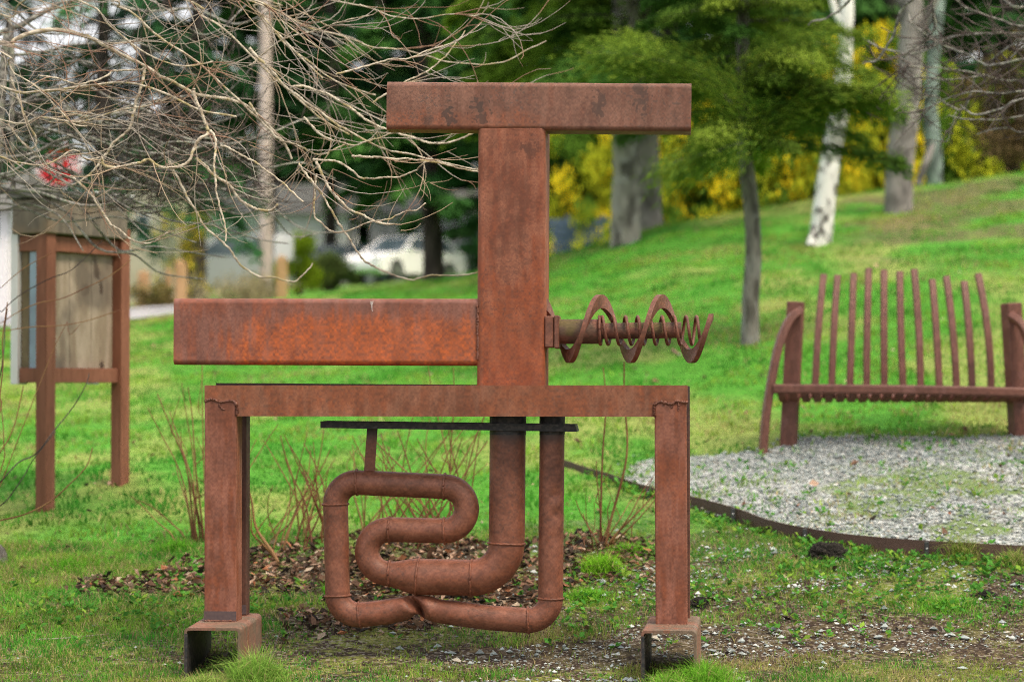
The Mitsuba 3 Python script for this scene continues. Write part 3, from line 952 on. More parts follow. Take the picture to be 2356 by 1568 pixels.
for u, v in ((1490, 1140), (1686, 1195), (1851, 1247), (2131, 1278)):
    p = gpt(u, v + 3)
    hz = np.interp(p[0], [.3, .9, 1.3, 1.8, 2.6], [.045, .055, .075, .09, .085])
    st = part(ED, 'stake', rbox([p[0] - .012, p[1] - .022, p[2] - .1], [p[0] + .012, p[1] - .006, p[2] + hz + .002], .003), 'dark_iron')
    bm = trimesh.creation.icosphere(2, .006); bm.apply_scale([1, .6, 1]); bm.apply_translation([p[0], p[1] - .023, p[2] + hz * .55])
    part(st, 'bolt', bm, 'zinc', True)

# ------------------------------------------------------------------ the notice kiosk
KI = thing('notice_kiosk', 'wooden notice kiosk on two brown posts with a dark roof at the left', 'kiosk')
KL = np.array([-3.025, 15.62, 0.0])
kd = np.array([.5, .866, 0.0])           # along the front, from left to right post
kn = np.array([.866, -.5, 0.0])          # out of the front
KLEN = .756


def kframe(m):
    """Local x along the front, y out of it, z up."""
    m = m.copy()
    R = np.stack([kd, kn, [0, 0, 1]], 1)
    m.vertices = np.asarray(m.vertices) @ R.T + KL
    if np.linalg.det(R) < 0:
        m.invert()
    return m


def ki(name, lo, hi, mat, r=.004, **kw):
    return part(KI, name, kframe(rbox(lo, hi, r)), mat, **kw)


kz = lambda v, s=0: CAM_Z + (HORIZON - v) / FOCAL * (15.62 + s)
pw = .046
for s in (0, KLEN):
    g = float(ground(*(KL + kd * s)[:2]))
    ki('post', [s - pw, -pw, g - .15], [s + pw, pw, kz(530, s)], 'post_wood')
ki('rail', [pw + .001, -.02, kz(577)], [KLEN - pw - .001, .02, kz(541)], 'post_wood', label='upper rail between the posts')
ki('rail', [pw + .001, -.02, kz(880)], [KLEN - pw - .001, .02, kz(846)], 'post_wood', label='lower rail between the posts')
CB = -.22                                # depth of the cabinet
# plywood back between the posts, in boards
xs_ = np.linspace(pw + .002, KLEN - pw - .002, 4)
for a, b in zip(xs_[:-1], xs_[1:]):
    ki('board', [a, -.045, kz(846)], [b - .004, -.027, kz(577)], 'board_wood', .002)
# left side of the cabinet: rails, timber strip, glazed poster, white door edge
for va, vb in ((577, 541), (880, 846)):
    ki('side_rail', [-.03, CB + .02, kz(va)], [.01, -pw - .002, kz(vb)], 'post_wood')
ki('side_strip', [-.012, CB + .02, kz(846)], [.01, CB + .085, kz(577)], 'olive_wood')
ki('poster_panel', [-.006, CB + .087, kz(846)], [.004, CB + .165, kz(577)], 'poster_blue', .001, label='pale blue glazed poster edge in the cabinet')
ki('side_dark_board', [-.002, CB + .167, kz(846)], [.008, -pw - .004, kz(577)], 'cabinet_dark', .001)  # dark board between the poster and the post
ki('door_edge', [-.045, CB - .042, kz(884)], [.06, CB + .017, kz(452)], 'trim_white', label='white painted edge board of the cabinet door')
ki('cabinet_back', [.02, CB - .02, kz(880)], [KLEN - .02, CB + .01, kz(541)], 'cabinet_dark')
ki('door_edge', [KLEN - .05, CB - .03, kz(884)], [KLEN + .03, CB + .01, kz(452)], 'trim_white')
# header fascia and roof
ki('fascia', [-.06, CB - .02, kz(537)], [KLEN - .01, pw + .022, kz(457)], 'grey_wood', .006, label='weathered grey board above the posts')
rf = ki('roof', [-.08, CB - .05, kz(455)], [KLEN + .03, pw + .05, kz(439)], 'roof_dark')
part(rf, 'edge_flashing', kframe(rbox([.28, pw + .048, kz(437)], [KLEN + .03, pw + .056, kz(432)], .002)), 'trim_white')
apex = kframe(trimesh.convex.convex_hull(np.array([[-.08, CB - .05, kz(438)], [-.08, pw + .047, kz(438)], [KLEN + .03, CB - .05, kz(438)], [KLEN + .03, pw + .047, kz(438)], [-.08, CB / 2, kz(429)], [KLEN + .03, CB / 2, kz(429)]])))
part(rf, 'ridge', apex, 'roof_dark')

# ------------------------------------------------------------------ far street things
def stop_sign(c, r, zfoot):
    key = thing('stop_sign', 'red octagonal STOP sign with white rim half hidden behind twigs above the kiosk', 'sign')
    ang = np.radians(np.arange(8) * 45 + 22.5)
    oct_ = lambda rr, y: trimesh.creation.extrude_polygon(Polygon(np.stack([rr * np.cos(ang), rr * np.sin(ang)], 1)), .004, engine='earcut')
    M = lambda dy: np.array([[1, 0, 0, c[0]], [0, 0, -1, c[1] + dy], [0, 1, 0, c[2]], [0, 0, 0, 1.0]])
    for nm, rr, dy, mat in (('rim', r, 0, 'sign_white'), ('face', r * .93, -.006, 'sign_red')):
        m = oct_(rr, 0); m.apply_transform(M(dy)); part(key, nm, m, mat)
    t = meshkit.text_mesh('STOP', r * .62, .004, True)
    ext = np.asarray(t.vertices).max(0)
    t.apply_translation([-ext[0] / 2, -ext[1] / 2, 0]); t.apply_transform(M(-.012))
    part(key, 'lettering', t, 'sign_white', False, label='white letters STOP')
    part(key, 'post', boxm([c[0] - .03, c[1] + .006, zfoot - .2], [c[0] + .03, c[1] + .05, c[2] + r * .9]), 'zinc')


sp = at(134, 377, 40)
stop_sign(sp, .375 / math.cos(math.radians(22.5)), float(ground(sp[0], sp[1])))


def car(name, label, paint, pos, yaw, L=4.4, W=1.8, H=1.48, group='cars parked beyond the lawn'):
    key = thing(name, label, 'car', group)
    g = float(ground(pos[0], pos[1]))
    c, s = math.cos(yaw), math.sin(yaw)
    M = np.array([[c, -s, 0, pos[0]], [s, c, 0, pos[1]], [0, 0, 1, g], [0, 0, 0, 1.0]])

    def pp(nm, m, mat, par=key, sm=30, lab=None):
        m = tmesh(m).copy(); m.apply_transform(M)
        return part(par, nm, m, mat, sm, label=lab)

    h1 = .62 * H
    prof = Polygon([(-L / 2, .32), (-L / 2 + .05, .25), (L / 2 - .12, .25), (L / 2, .36), (L / 2 - .02, .60), (L / 2 - .25, .74), (.20 * L, h1), (-.30 * L, h1 + .04), (-L / 2 + .10, h1), (-L / 2, .7)]).buffer(.03).buffer(-.0)
    for wx in (-.30 * L, .31 * L):
        prof = prof.difference(Polygon([(wx + .36 * math.cos(a), .31 + .36 * math.sin(a)) for a in np.linspace(0, 2 * math.pi, 24)]))
    b = trimesh.creation.extrude_polygon(prof, W, engine='earcut')
    b.apply_transform(np.array([[1, 0, 0, 0], [0, 0, -1, W / 2], [0, 1, 0, 0], [0, 0, 0, 1.0]]))
    pp('body', b, paint)
    w1, w2 = W / 2 - .04, W / 2 - .24
    xa, xb, xc, xd = -.46 * L, -.30 * L, .06 * L, .24 * L
    cab = np.array([[x, y * w, z] for x, w, z in ((xa, w1, h1), (xb, w2, H - .03), (xc, w2, H - .03), (xd, w1, h1 - .02)) for y in (-1, 1)])
    pp('cabin', trimesh.convex.convex_hull(cab), 'car_glass', sm=30, lab='glazed upper body')
    rf_ = np.array([[x, y * w, z] for x, w, z in ((xb - .03, w2 + .015, H - .05), (xb + .05, w2, H), (xc - .1, w2, H), (xc + .04, w2 + .015, H - .05)) for y in (-1, 1)])
    pp('roof', trimesh.convex.convex_hull(rf_), paint)
    for y in (-1, 1):
        for x0, x1 in ((xa, xb), (xd, xc), ((xa + xd) / 2 - .1, (xb + xc) / 2 - .05)):
            pp('pillar', bar([x0, y * (w1 + .004), h1], [x1, y * (w2 + .008), H - .04], .07, .05, [0, 1, 0]), paint)
        pp('headlight', rbox([L / 2 - .16, y * (W / 2 - .22) - .17, .60], [L / 2 + .015, y * (W / 2 - .22) + .17, .74], .03), 'lamp_clear')
        pp('side_mirror', rbox([.17 * L, y * (W / 2 + .07) - .08, h1 + .02], [.17 * L + .1, y * (W / 2 + .07) + .08, h1 + .17], .03), paint)
    for wx in (-.30 * L, .31 * L):
        for y in (-1, 1):
            t = trimesh.creation.cylinder(.32, .22, sections=28); t.apply_transform(trimesh.transformations.rotation_matrix(math.pi / 2, [1, 0, 0])); t.apply_translation([wx, y * (W / 2 - .12), .32])
            w_ = pp('wheel', t, 'rubber')
            r_ = trimesh.creation.cylinder(.20, .02, sections=24); r_.apply_transform(trimesh.transformations.rotation_matrix(math.pi / 2, [1, 0, 0])); r_.apply_translation([wx, y * (W / 2 - .002), .32])
            pp('rim', r_, 'zinc', w_)
    return key


def cpos(u, Y):
    return np.array([(u - HALF_W) / FOCAL * Y, Y])


car('parked_car', 'white car whose front shows left of the dark trunk beside the column', 'car_white', cpos(928, 80), math.radians(232))
car('parked_car', 'dark blue car behind the tall twigs left of the white car', 'car_dark', cpos(752, 86), math.radians(200))
car('parked_car', 'pale car nosing out between the dark trunk and the column', 'car_silver', cpos(1150, 84), math.radians(195), L=4.5, H=1.6)
car('parked_car', 'grey car behind the pale pole on the left', 'car_silver', cpos(530, 74), math.radians(184), L=4.7, H=1.8)

bl = thing('grey_building', 'grey boarded building wall behind the parked cars', 'building')
b0, b1 = cpos(850, 100), cpos(1110, 100)
gb = float(ground(b0[0], 100))
for k, x in enumerate(np.linspace(b0[0], b1[0], 9)[:-1]):
    wd = (b1[0] - b0[0]) / 8
    part(bl, 'board', boxm([x + .01, 100, gb], [x + wd - .01, 100.12 + .02 * (k % 2), gb + 2.9]), 'wall_grey')
part(bl, 'wall', boxm([b0[0], 100.15, gb], [b1[0], 104, gb + 2.85]), 'wall_grey')
part(bl, 'roof', trimesh.convex.convex_hull(np.array([[b0[0] - .3, 99.6, gb + 2.92], [b1[0] + .3, 99.6, gb + 2.92], [b0[0] - .3, 104.4, gb + 2.92], [b1[0] + .3, 104.4, gb + 2.92], [b0[0], 102, gb + 4.0], [b1[0], 102, gb + 4.0]])), 'roof_dark')

for nm, lab, u0, u1, Y, hh, wl in (('cream_building', 'cream walled building just right of the kiosk', 285, 372, 58, 3.4, 'wall_cream'), ('pale_house', 'pale grey house behind the wooden bollards and the pole', 385, 800, 100, 3.2, 'wall_white'), ('white_building', 'white building at the left edge behind the kiosk', -160, 16, 48, 2.1, 'wall_white')):
    key = thing(nm, lab, 'building')
    x0, x1 = cpos(u0, Y)[0], cpos(u1, Y)[0]
    g = float(ground(x0, Y))
    part(key, 'wall', boxm([x0, Y, g - .3], [x1, Y + 6, g + hh]), wl)
    part(key, 'roof', trimesh.convex.convex_hull(np.array([[x0 - .3, Y - .3, g + hh], [x1 + .3, Y - .3, g + hh], [x0 - .3, Y + 6.3, g + hh], [x1 + .3, Y + 6.3, g + hh], [x0, Y + 3, g + hh + 1.5], [x1, Y + 3, g + hh + 1.5]])), 'roof_dark')
    for k, fx in enumerate((.5,) if nm[0] == 'c' else (.3, .8) if nm[0] == 'w' else (.15, .4, .65, .9)):
        xx = x0 + (x1 - x0) * fx
        wn = part(key, 'window', boxm([xx - .17, Y - .03, g + 1.5], [xx + .17, Y + .02, g + 2.2]), 'trim_white')
        part(wn, 'pane', boxm([xx - .13, Y - .04, g + 1.54], [xx + .13, Y - .031, g + 2.16]), 'car_glass')

fe = thing('slat_fence', 'dark blue board fence behind the lawn right of the column', 'fence')
f0, f1 = at(1225, 500, 44)[0], at(1470, 500, 44)[0]
zf = float(ground((f0 + f1) / 2, 44))
for k in range(5):
    part(fe, 'board', boxm([f0, 44, zf - .1 + k * .165], [f1, 44.025, zf - .1 + k * .165 + .150]), 'fence_blue')
for x in np.linspace(f0, f1, 4):
    part(fe, 'post', boxm([x - .05, 44.03, zf - .3], [x + .05, 44.12, zf + .78]), 'fence_blue')

up = thing('utility_pole', 'pale weathered utility pole on the left behind the bare branches', 'pole')
pb = cpos(612, 46)
gz = float(ground(pb[0], pb[1]))
put(up + '__pole', tube(spline([[pb[0], 46, gz - .3], [pb[0] - .02, 46, gz + 5], [pb[0] + .0, 46, gz + 7.4]], 12), np.linspace(.14, .10, 12), 14), 'pole_wood')
part(up, 'meter_box', rbox([pb[0] + .16, 45.9, gz + .75], [pb[0] + .52, 46.1, gz + 1.25], .03), 'wall_white', label='pale box fixed to the pole')
for k, (u, w, h) in enumerate(((416, .19, .80), (648, .19, .74), (388, .11, .68), (330, .2, .7))):
    q_ = cpos(u, 43 + k * .8)
    g = float(ground(*q_))
    tp = thing('wooden_bollard', ['orange tan wooden bollard in front of the yellowish shrub', 'tan wooden bollard right of the pale pole', 'thin tan wooden bollard near the road, second from the kiosk', 'tan wooden bollard closest to the kiosk'][k], 'bollard', 'wooden bollards along the road')
    part(tp, 'shaft', rbox([q_[0] - w / 2, q_[1] - w / 2, g - .2], [q_[0] + w / 2, q_[1] + w / 2, g + h], .02), 'tan_wood')
    part(tp, 'cap', trimesh.convex.convex_hull(np.array([[q_[0] - w / 2, q_[1] - w / 2, g + h], [q_[0] + w / 2, q_[1] - w / 2, g + h], [q_[0] - w / 2, q_[1] + w / 2, g + h], [q_[0] + w / 2, q_[1] + w / 2, g + h], [q_[0], q_[1], g + h + .05]])), 'tan_wood')

# ------------------------------------------------------------------ trees with trunks
def trunk_mesh(pts, radii, n=40, sides=18, lump=.12, seed=0):
    p = spline(pts, n)
    r = np.interp(np.linspace(0, 1, n), np.linspace(0, 1, len(radii)), radii)
    v, f = tube(p, r, sides)
    k = len(p) * sides
    c = np.repeat(p, sides, 0)
    d = v[:k] - c
    nz = meshkit.fbm(v[:k] * 3.2 + seed * 7.7, 3, seed) - .5 + .6 * (meshkit.noise(v[:k] * 9 + seed, seed) - .5)
    v[:k] = c + d * (1 + lump * 2 * nz)[:, None]
    return v, f


def vary(base, n, g, amt=.25, alt=None, pa=0.0):
    c = np.tile(np.asarray(base, float), (n, 1))
    if alt is not None:
        m = (g.random(n) < pa)[:, None]
        c = np.where(m, np.asarray(alt, float), c)
    return c * (1 + amt * g.normal(0, 1, (n, 1))).clip(.35, 2.0)


def conifer(base, zlo, ztop, rlow, rtop, ncards, length, width, g, droop=.25, nb=60, shape=1.0, cx=None, flat=.35, top_lean=(0, 0)):
    """Foliage cards on whorled, drooping boughs: centres, directions, normals and a 0..1 clump value per bough."""
    bt = np.sort(g.random(nb)) ** 1.0
    bz = zlo + (ztop - zlo) * bt
    bl = rtop + (rlow - rtop) * (1 - bt) ** shape
    bl *= g.uniform(.65, 1.15, nb)
    ba = g.uniform(0, 2 * np.pi, nb)
    wt = bl / bl.sum()
    bi = g.choice(nb, ncards, p=wt)
    t = g.random(ncards) ** .65
    w = g.normal(0, 1, ncards) * .125 * bl[bi] * (1.15 - t) ** .7
    L = bl[bi]
    out = np.stack([np.cos(ba[bi]), np.sin(ba[bi]), 0 * t], 1)
    side = np.stack([-np.sin(ba[bi]), np.cos(ba[bi]), 0 * t], 1)
    lift = .12 * L * t - droop * L * t ** 2.0 - .5 * droop * np.abs(w) + g.normal(0, .03, ncards) * L
    c = np.array([base[0], base[1], 0])[None] + out * (L * t)[:, None] + side * w[:, None]
    c[:, 2] = bz[bi] + lift
    c[:, :2] += np.outer((c[:, 2] - zlo) / max(ztop - zlo, 1e-6), top_lean)
    d = out * (.8 + .3 * g.random((ncards, 1))) + side * (np.sign(w) * g.uniform(.2, 1.1, ncards))[:, None]
    d[:, 2] -= droop * (.6 + t) + g.normal(0, .15, ncards)
    nrm = np.stack([g.normal(0, flat, ncards), g.normal(0, flat, ncards), np.ones(ncards)], 1)
    clump = g.random(nb)[bi]
    boughs = []
    for k in range(nb):
        tt = np.linspace(0, .92, 6)
        p = np.array([base[0], base[1], 0]) + np.outer(tt * bl[k], [math.cos(ba[k]), math.sin(ba[k]), 0])
        p[:, 2] = bz[k] + .12 * bl[k] * tt - droop * bl[k] * tt ** 2
        p[:, :2] += np.outer((p[:, 2] - zlo) / max(ztop - zlo, 1e-6), top_lean)
        boughs.append(tube(p, np.linspace(.014, .004, 6) * (rlow / 1.5) ** .5, 4))
    vf = cards(c, d, nrm, length * g.uniform(.6, 1.3, ncards), width * g.uniform(.7, 1.3, ncards))
    return vf, clump, c, cat(boughs)


def foliage(parent, vf, col, name='crown', label=None):
    return part(parent, name, vf, 'leaves', False, label=label, color=np.repeat(np.clip(col, 0.002, 1), 4, 0))


G = np.random.default_rng(5)
# the young conifer on the slope
yk = thing('young_conifer', 'young conifer with thin grey trunk and feathery yellow green sprays right of the sculpture', 'tree')
yb = gpt(1725, 790)
YY = yb[1]
ypts = [yb - [0, 0, .2], at(1727, 700, YY), at(1733, 600, YY), at(1729, 480, YY), at(1713, 340, YY), at(1708, 150, YY), at(1712, -120, YY), at(1720, -420, YY)]
part(yk, 'trunk', trunk_mesh(ypts, [.085, .072, .068, .062, .055, .045, .03, .01], 50, 14, .10, 1), 'bark_young', 45)
ycol_a, ycol_b = np.array([.25, .35, .048]), np.array([.06, .15, .028])
vf, cl, c, bo = conifer(yb, at(0, 345, YY)[2], at(0, -430, YY)[2], 1.34, .25, 76000, .085, .0135, np.random.default_rng(21), .27, 78, .60, top_lean=(-.02, 0))
foliage(yk, vf, (ycol_a * cl[:, None] ** 1.6 + ycol_b * (1 - cl[:, None] ** 1.6)) * (1 + .25 * G.normal(0, 1, (len(c), 1))).clip(.4, 1.8))
part(yk, 'bough', bo, 'bark_young', True, kind='stuff')
# its low spray reaching right across the birch
for k, (ps, n) in enumerate((([(1760, 300), (1850, 235), (1950, 215), (2055, 225)], 5200), ([(1730, 170), (1800, 120), (1870, 100), (1930, 110)], 2600), ([(1700, 250), (1600, 170), (1480, 130), (1350, 120)], 4200), ([(1700, 330), (1640, 350), (1560, 370), (1520, 400)], 1500))):
    g = np.random.default_rng(70 + k)
    p = spline([at(u, v, YY - .25 - .15 * k) for u, v in ps], 60)
    n = int(n * 1.7)
    t = g.random(n)
    i = (t * 59).astype(int)
    tan = np.gradient(p, axis=0)[i]; tan /= np.linalg.norm(tan, axis=1, keepdims=True)
    off = g.normal(0, 1, (n, 3)) * np.array([.10, .22, .085])
    cc = p[i] + off + np.array([0, 0, -.10]) * g.random((n, 1))
    dd = tan + off * 2 + np.array([0, 0, -.3])
    vf = cards(cc, dd, np.stack([g.normal(0, .4, n), g.normal(0, .4, n), np.ones(n)], 1), .08 * g.uniform(.6, 1.3, n), .0135)
    m = np.clip(.55 + .35 * g.normal(0, 1, (n, 1)), 0, 1)
    foliage(yk, vf, ycol_a * m + ycol_b * (1 - m), 'spray')
    part(yk, 'branch', tube(p, np.linspace(.016, .005, 60), 5), 'bark_young', True)

# birch
bk = thing('white_birch', 'leaning white barked birch on the slope behind the bench', 'tree')
bb = gpt(1886, 560); BY = bb[1]
part(bk, 'trunk', trunk_mesh([bb + [-.02, 0, -.2], at(1893, 500, BY), at(1906, 400, BY), at(1920, 310, BY), at(1934, 250, BY), at(1942, 150, BY), at(1948, 50, BY), at(1952, -100, BY), at(1985, -420, BY)], [.135, .118, .108, .10, .082, .072, .075, .06, .03], 60, 18, .07, 4), 'bark_birch', 45)
part(bk, 'root_flare', trunk_mesh([at(1866, 566, BY - .1), at(1874, 530, BY - .05), at(1888, 480, BY)], [.06, .05, .03], 14, 10, .08, 6), 'bark_birch', 45)
for k, (ps, r) in enumerate((([(1943, 60), (1925, 35), (1912, -10), (1880, -120)], .04), ([(1950, -60), (1900, -200), (1850, -380)], .04))):
    part(bk, 'limb', trunk_mesh([at(u, v, BY) for u, v in ps], [r, r * .8, r * .5], 24, 10, .05, 9 + k), 'bark_birch', 45)

# the two thick grey trunks and their conifer crowns
dk = thing('grey_conifer', 'thick grey trunked conifer behind the sculpture with a dark green crown', 'tree')
db = gpt(1440, 560); DY = db[1]
part(dk, 'trunk', trunk_mesh([db + [0, 0, -.3], at(1440, 520, DY), at(1443, 440, DY), at(1438, 330, DY), at(1440, 150, DY), at(1440, -300, DY)], [.20, .175, .165, .17, .16, .10], 60, 22, .14, 12), 'bark_dbl', 45)
dk2 = thing('grey_conifer', 'dark shaded trunk of the conifer right behind the thick grey trunk', 'tree')
part(dk2, 'trunk', trunk_mesh([at(1492, 535, DY + 1.2), at(1490, 440, DY + 1.2), at(1486, 300, DY + 1.2), at(1480, -200, DY + 1.2)], [.19, .165, .16, .1], 40, 18, .12, 15), 'bark_grey', 45)
for key, bx_, yy, sd in ((dk, db[0] + .05, DY, 31), (dk2, at(1490, 0, DY + 2.2)[0], DY + 2.2, 32)):
    vf, cl, c, bo = conifer([bx_, yy - .5], at(0, 200, yy)[2], at(0, -800, yy)[2], 2.5, .3, 36000, .16, .05, np.random.default_rng(sd), .38, 80, .7)
    a, b = np.array([.20, .31, .035]), np.array([.05, .13, .025])
    foliage(key, vf, (a * cl[:, None] + b * (1 - cl[:, None])) * (1 + .25 * G.normal(0, 1, (len(c), 1))).clip(.4, 1.8))
    part(key, 'bough', bo, 'bark_dark', True, kind='stuff')

gk = thing('grey_trunk_tree', 'stout smooth grey trunk on the slope right of the birch', 'tree')
gb_ = gpt(2066, 487); GY = gb_[1]
part(gk, 'trunk', trunk_mesh([gb_ + [0, 0, -.3], at(2068, 440, GY), at(2072, 360, GY), at(2083, 280, GY), at(2090, 200, GY), at(2096, 60, GY), at(2100, -300, GY)], [.175, .16, .155, .145, .135, .11, .06], 50, 20, .07, 22), 'bark_grey', 45)
for k, ps in enumerate(([(2094, 120), (2150, 0), (2200, -160)], [(2096, 60), (2040, -80), (2000, -220)])):
    part(gk, 'limb', trunk_mesh([at(u, v, GY) for u, v in ps], [.06, .05, .03], 16, 9, .06, 30 + k), 'bark_grey', 45)
tk = thing('lichen_trunk_tree', 'blue green lichen covered trunk at the top of the slope', 'tree')
TY = 30.5
part(tk, 'trunk', trunk_mesh([at(2150, 428, TY), at(2148, 350, TY), at(2140, 260, TY), at(2146, 150, TY), at(2160, -50, TY), at(2150, -300, TY)], [.115, .10, .085, .08, .07, .04], 40, 16, .10, 25), 'bark_teal', 45)
part(tk, 'limb', trunk_mesh([at(2112, 425, TY - .2), at(2128, 380, TY - .2), at(2150, 325, TY - .05)], [.05, .045, .04], 12, 9, .05, 27), 'bark_grey', 45)
kk = thing('dark_trunk_tree', 'dark trunked evergreen in front of the parked cars left of the column', 'tree')
KY = 46.
kb = np.array([(997 - HALF_W) / FOCAL * KY, KY, 0]); kb[2] = float(ground(kb[0], KY))
part(kk, 'trunk', trunk_mesh([kb + [0, 0, -.3], at(996, 560, KY), at(990, 470, KY), at(985, 350, KY), at(980, 0, KY), at(980, -300, KY)], [.22, .19, .17, .16, .12, .08], 30, 16, .08, 41), 'bark_dark', 45)
vf, cl, c, bo = conifer(kb, at(0, 470, KY)[2], at(0, -700, KY)[2], 2.6, .4, 17000, .26, .09, np.random.default_rng(45), .35, 70, .6)
a, b = np.array([.085, .22, .045]), np.array([.025, .09, .026])
foliage(kk, vf, (a * cl[:, None] + b * (1 - cl[:, None])) * (1 + .25 * G.normal(0, 1, (len(c), 1))).clip(.4, 1.8))
part(kk, 'bough', bo, 'bark_dark', True, kind='stuff')


# golden cypresses behind the lawn
def golden(u, Y, vtop, wd, seed, label):
    key = thing('golden_cypress', label, 'tree', 'golden cypresses along the top of the lawn')
    g = np.random.default_rng(seed)
    x = (u - HALF_W) / FOCAL * Y
    g0 = float(ground(x, Y))
    zt = CAM_Z + (HORIZON - vtop) / FOCAL * Y
    n_cl, per = 200, 66
    ang, hh = g.uniform(0, 2 * np.pi, n_cl), g.random(n_cl)
    rr = wd * (1 - .75 * hh) ** .7 * np.sqrt(g.uniform(.25, 1.0, n_cl))
    cc = np.stack([x + rr * np.cos(ang), Y + rr * np.sin(ang), g0 + .25 + (zt - g0 - .2) * hh], 1)
    ci = np.repeat(np.arange(n_cl), per)
    out = np.stack([np.cos(ang), np.sin(ang), 0 * ang], 1)[ci]
    dwn = g.random(len(ci))
    c = cc[ci] + g.normal(0, 1, (len(ci), 3)) * [.10, .10, .05] + out * (.28 * dwn)[:, None] * .5 + np.array([0, 0, -.42]) * dwn[:, None]
    d = out * .5 + np.array([0, 0, -1.0]) + g.normal(0, .35, (len(ci), 3))
    vf = cards(c, d, g.normal(0, 1, (len(ci), 3)), .15 * g.uniform(.6, 1.4, len(ci)), .045)
    kind = g.random(n_cl) + (.40 if seed > 205 else 0)
    pal = np.where(kind[:, None] < .40, [.80, .64, .03], np.where(kind[:, None] < .72, [.42, .46, .03], [.10, .20, .025]))
    col = pal[ci] * (1 + .22 * g.normal(0, 1, (len(ci), 1))).clip(.4, 1.7)
    foliage(key, vf, col)
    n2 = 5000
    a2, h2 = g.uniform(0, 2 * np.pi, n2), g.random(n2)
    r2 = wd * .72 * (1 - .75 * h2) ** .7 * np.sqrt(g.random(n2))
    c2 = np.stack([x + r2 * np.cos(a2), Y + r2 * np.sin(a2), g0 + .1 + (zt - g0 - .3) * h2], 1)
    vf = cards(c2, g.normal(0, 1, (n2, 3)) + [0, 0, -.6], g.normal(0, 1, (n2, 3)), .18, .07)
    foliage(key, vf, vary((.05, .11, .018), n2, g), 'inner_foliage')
    part(key, 'trunk', tube([[x, Y, g0 - .2], [x, Y, zt - .4]], [.10, .02], 9), 'bark_dark', True)


for k, (u, Y, vt, wd) in enumerate(((1325, 45.2, 250, 1.6), (1440, 46.5, 180, 1.6), (1590, 36.5, 230, 1.25), (1720, 38, 150, 1.3), (1850, 36, 190, 1.2), (1985, 37, 60, 1.3), (2110, 38.5, 130, 1.2), (2230, 37, 230, 1.05), (2360, 39, 120, 1.3))):
    golden(u, Y, vt, wd, 200 + k, ['golden yellow cypress right beside the column above the dark blue fence', 'golden yellow cypress directly behind the thick grey trunk', 'golden yellow cypress between the thick grey trunk and the young conifer', 'golden yellow cypress behind the thin trunk of the young conifer', 'golden yellow cypress left of the white birch', 'golden yellow cypress right behind the white birch', 'golden yellow cypress behind the stout grey trunk', 'golden yellow cypress right of the lichen covered trunk', 'golden yellow cypress at the right edge behind the bare tree'][k])


# forest behind: individual conifers
def forest_tree(u, Y, seed, a, b, label, h=17, r=3.2, zl=.6, n=8500, cs=.42):
    key = thing('forest_conifer', label, 'tree', 'conifers of the wood behind')
    x = (u - HALF_W) / FOCAL * Y
    g0 = float(ground(x, Y))
    g = np.random.default_rng(seed)
    part(key, 'trunk', tube([[x, Y, g0 - .3], [x, Y, g0 + h * .95]], [.28, .04], 8), 'bark_dark', True)
    vf, cl, c, bo = conifer([x, Y], g0 + zl, g0 + h, r, .3, n, cs, cs * .36, g, .30, 70, .75)
    foliage(key, vf, (np.array(a) * cl[:, None] + np.array(b) * (1 - cl[:, None])) * (1 + .25 * g.normal(0, 1, (len(c), 1))).clip(.4, 1.8))


DG, LG = (.022, .075, .028), (.075, .19, .045)
row = [(560, 113, DG, LG), (690, 114, LG, DG), (790, 113, DG, LG), (1180, 84, DG, LG), (1290, 50, LG, DG), (1400, 60, DG, LG), (1540, 52, LG, DG), (1680, 58, DG, LG), (1800, 50, LG, DG), (1930, 56, DG, LG), (2060, 50, DG, LG), (2190, 58, LG, DG), (2320, 52, DG, LG), (2450, 60, DG, LG),
       (620, 92, DG, LG), (760, 95, DG, LG), (880, 116, DG, LG), (1010, 117, DG, LG), (1130, 96, DG, LG), (1250, 80, DG, LG), (1360, 84, DG, LG), (1480, 80, DG, LG), (1610, 84, DG, LG), (1750, 80, DG, LG), (1880, 82, DG, LG), (2010, 80, DG, LG), (2140, 82, DG, LG), (2270, 80, DG, LG), (2400, 84, DG, LG)]
for k, (u, Y, a, b) in enumerate(row):
    forest_tree(u, Y, 300 + k, b, a, 'dark evergreen in the wood behind the lawn', zl=4.2 if u < 780 else .6, r=3.0 if Y < 75 else 3.8, h=17 if Y < 75 else 26, n=8500 if Y < 75 else 11000, cs=.42 if Y < 75 else .6)
for k, u in enumerate((700, 790, 870, 950, 1030, 1110)):
    forest_tree(u, 128 + 3 * (k % 2), 390 + k, DG, DG, 'dark evergreen in the wood behind the lawn', zl=.6, r=5.5, h=36, n=9000, cs=1.0)
for k, u in enumerate(range(480, 2560, 130)):
    forest_tree(u, 112 + 4 * (k % 3), 360 + k, DG, DG, 'dark evergreen in the wood behind the lawn', zl=.6, r=5.2, h=34, n=9000, cs=.95)
